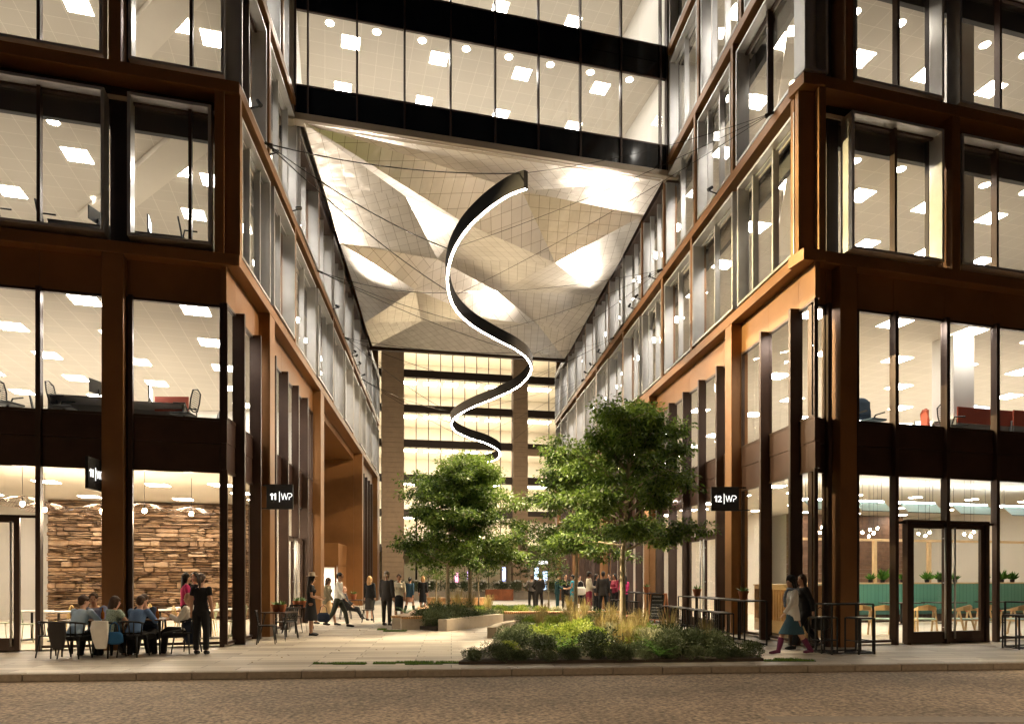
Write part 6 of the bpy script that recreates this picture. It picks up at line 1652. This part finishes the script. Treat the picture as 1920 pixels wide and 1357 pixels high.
# coats over chair backs
def coat(label, px, n, m, dx=0):
    p = Vector(gz(px, n)); r = thing('coat', label, 'coat', (p.x+dx, p.y-.28, 0))
    b = Body(); b.loft([((0, 0, .76), .17, .045, (0, 0, -1)), ((0, -.03, .60), .19, .06, (0, 0, -1)), ((.02, -.03, .38), .16, .05, (0, 0, -1)), ((.03, -.02, .20), .11, .035, (0, 0, -1))], 14); b.skin('cloth', m, r, .013, 2)
coat('dark jacket hung over the chair of the light blue shirt man', 134, 1.42, darks, -.1); coat('pale grey cardigan hung over the chair of the dotted top woman', 203, 1.42, whitec, .0); coat('dark blue jacket hung over the bald mans chair', 360, .75, navy, .1)
# ------------------------------------------------------------------ world, lamps, render settings
w = bpy.data.worlds.new('World'); sc.world = w; w.use_nodes = True
nt = w.node_tree; bg = nt.nodes['Background']
sky = nt.nodes.new('ShaderNodeTexSky'); sky.sky_type = 'NISHITA'; sky.sun_disc = False
sky.sun_elevation = radians(-4); sky.sun_rotation = radians(200)
nt.links.new(sky.outputs[0], bg.inputs['Color']); bg.inputs['Strength'].default_value = .10
def spot(p, tgt, power, size, col=(1, .80, .52), blend=.6, rad=.08, label='x'):
    l = bpy.data.lights.new('spot_lamp', 'SPOT'); l.energy = power; l.color = col; l.spot_size = radians(size); l.spot_blend = blend; l.shadow_soft_size = rad
    o = bpy.data.objects.new('spot_lamp', l); COL.objects.link(o); o.location = p
    o.rotation_euler = (Vector(tgt)-Vector(p)).to_track_quat('-Z', 'Y').to_euler()
    tag(o, label, 'light'); return o
sc.view_settings.view_transform = 'Standard'; sc.view_settings.look = 'None'; sc.view_settings.exposure = EXPO; sc.view_settings.gamma = 1
sc.cycles.use_denoising = True
sc.cycles.max_bounces = 8; sc.cycles.diffuse_bounces = 4; sc.cycles.glossy_bounces = 4; sc.cycles.transparent_max_bounces = 24; sc.cycles.transmission_bounces = 4
sc.cycles.sample_clamp_indirect = 6; sc.cycles.caustics_reflective = False; sc.cycles.caustics_refractive = False
sc.cycles.blur_glossy = 1.0
# added street lamps, unseen behind the viewpoint, light the street front
for i, (x, y) in enumerate(((-13, -2), (1, -4), (14, -1))):
    r = thing('added_street_lamp', ['added street lamp far left behind the viewpoint', 'added street lamp in the middle behind the viewpoint', 'added street lamp far right behind the viewpoint'][i], 'street lamp', (x, y, 0), 0, 'added street lamps along the road')
    MB().tube([(0, 0, 0), (0, 0, 7.6), (0, .5, 7.95), (0, 1.4, 8.0)], [.09, .06, .05, .04], 10).build('pole', blackm, r, smooth=True)
    MB().box(-.16, .16, 1.2, 1.9, 7.95, 8.05).build('lamp_head', blackm, r, bevel=.02)
    MB().box(-.12, .12, 1.25, 1.85, 7.93, 7.949).build('lamp_lens', emat('street lamp glow %d' % i, (1, .75, .45), 40), r)
    l = bpy.data.lights.new('added_street_lamp_light', 'SPOT'); l.energy = SL_E; l.color = (1, .74, .46); l.spot_size = radians(104); l.spot_blend = .75; l.shadow_soft_size = .3
    o = bpy.data.objects.new('added_lamp_light', l); COL.objects.link(o); o.parent = r; o.location = (0, 1.55, 7.9); o.rotation_euler = (radians(22), 0, 0)
# spotlights added to light the passage, clamped to the second ledge: up at the folded soffit, down at the planting
def added_spotlight(F, t, tgt, power, size, label, z=13.35, n=.22, col=(1, .80, .52), rad=.06):
    p = F.P(t, n, z); d = (Vector(tgt)-p).normalized()
    r = thing('spotlight', label, 'spotlight', p)
    MB().tube([-d*.15, d*.02], [.045, .055], 12).build('housing', blackm, r, smooth=False)
    MB().bar(F.P(0, -.3, 0)-F.P(0, 0, 0)+Vector((0, 0, -.12)), (0, 0, -.02), .03).build('bracket', blackm, r)
    l = bpy.data.lights.new('added_spotlight_light', 'SPOT'); l.energy = power; l.color = col; l.spot_size = radians(size); l.spot_blend = .7; l.shadow_soft_size = rad
    o = bpy.data.objects.new('added_lamp_light', l); COL.objects.link(o); o.parent = r; o.location = d*.06
    o.rotation_euler = d.to_track_quat('-Z', 'Y').to_euler()
W2 = (1, .76, .46)
added_spotlight(RP, RP.t_y(38), (-.8, 25, 16.8), 2100, 72, 'added black spotlight on the right second ledge aimed back at the front of the soffit', col=(1, .88, .74))
added_spotlight(LP, LP.t_y(36.5), (.2, 25, 16.8), 2100, 72, 'added black spotlight on the left second ledge aimed back at the front of the soffit', col=(1, .88, .74))
added_spotlight(LP, LP.t_y(22), (.5, 31, 16.5), 1500, 70, 'added black spotlight on the left second ledge aimed at the middle of the soffit', col=(1, .88, .74))
added_spotlight(RP, RP.t_y(39.5), (-3, 35, 16.3), 1300, 90, 'added black spotlight on the right ledge aimed at the rear half of the soffit', col=(1, .88, .74))
added_spotlight(LP, LP.t_y(40), (-1, 43, 16.3), 500, 110, 'added black spotlight on the left ledge aimed at the rear edge of the soffit', col=(1, .88, .74))
added_spotlight(LP, LP.t_y(19.0), (6.4, 17.4, 7.8), 13000, 48, 'added black spotlight on the left ledge aimed across at the right corner', z=13.3, col=(1, .80, .40))
added_spotlight(LP, LP.t_y(17.2), (2.0, 16.4, .4), 24000, 25, 'added black spotlight on the left ledge aimed down at the front planting bed')
added_spotlight(RP, RP.t_y(27), (1.6, 20, .4), 10000, 40, 'added black spotlight on the right ledge aimed down at the rear of the front bed')
added_spotlight(RP, RP.t_y(30), (-2.2, 24.5, .5), 17000, 46, 'added black spotlight on the right ledge aimed down at the middle planting')
added_spotlight(RP, RP.t_y(36), (-3.5, 33, 0), 8000, 75, 'added black spotlight on the right ledge aimed down at the far paving')
added_spotlight(LP, LP.t_y(38), (1, 40, 0), 5000, 80, 'added black spotlight on the left ledge aimed down at the far end of the passage')
added_spotlight(RP, RP.t_y(21), (-5.8, 21, 5), 4200, 85, 'added black spotlight on the right ledge aimed across at the left wall', col=W2)
added_spotlight(RP, RP.t_y(29), (-8, 38, 4), 4500, 70, 'added black spotlight on the right ledge aimed across at the portal', col=W2)
added_spotlight(LP, LP.t_y(30), (5.2, 26, 6), 5500, 80, 'added black spotlight on the left ledge aimed across at the right wall', col=W2)
added_spotlight(LP, LP.t_y(36), (4.0, 40, 6), 4500, 80, 'added black spotlight on the left ledge aimed across at the far right wall', col=W2)
for i, x in enumerate((-8, 4)):  # lamps added on the far street to brighten the far facade
    r = thing('added_street_lamp', ['added street lamp on the far street, left', 'added street lamp on the far street, right'][i], 'street lamp', (x, 58, 0), 0, 'added street lamps on the far street')
    MB().tube([(0, 0, 0), (0, 0, 7.6), (0, .5, 7.95), (0, 1.4, 8.0)], [.09, .06, .05, .04], 10).build('pole', blackm, r, smooth=True)
    MB().box(-.16, .16, 1.2, 1.9, 7.95, 8.05).build('lamp_head', blackm, r, bevel=.02)
    l = bpy.data.lights.new('added_street_lamp_light', 'SPOT'); l.energy = 5000; l.color = (1, .78, .52); l.spot_size = radians(165); l.spot_blend = .5; l.shadow_soft_size = .3
    o = bpy.data.objects.new('added_lamp_light', l); COL.objects.link(o); o.parent = r; o.location = (0, 1.55, 7.9); o.rotation_euler = (radians(110), 0, 0)
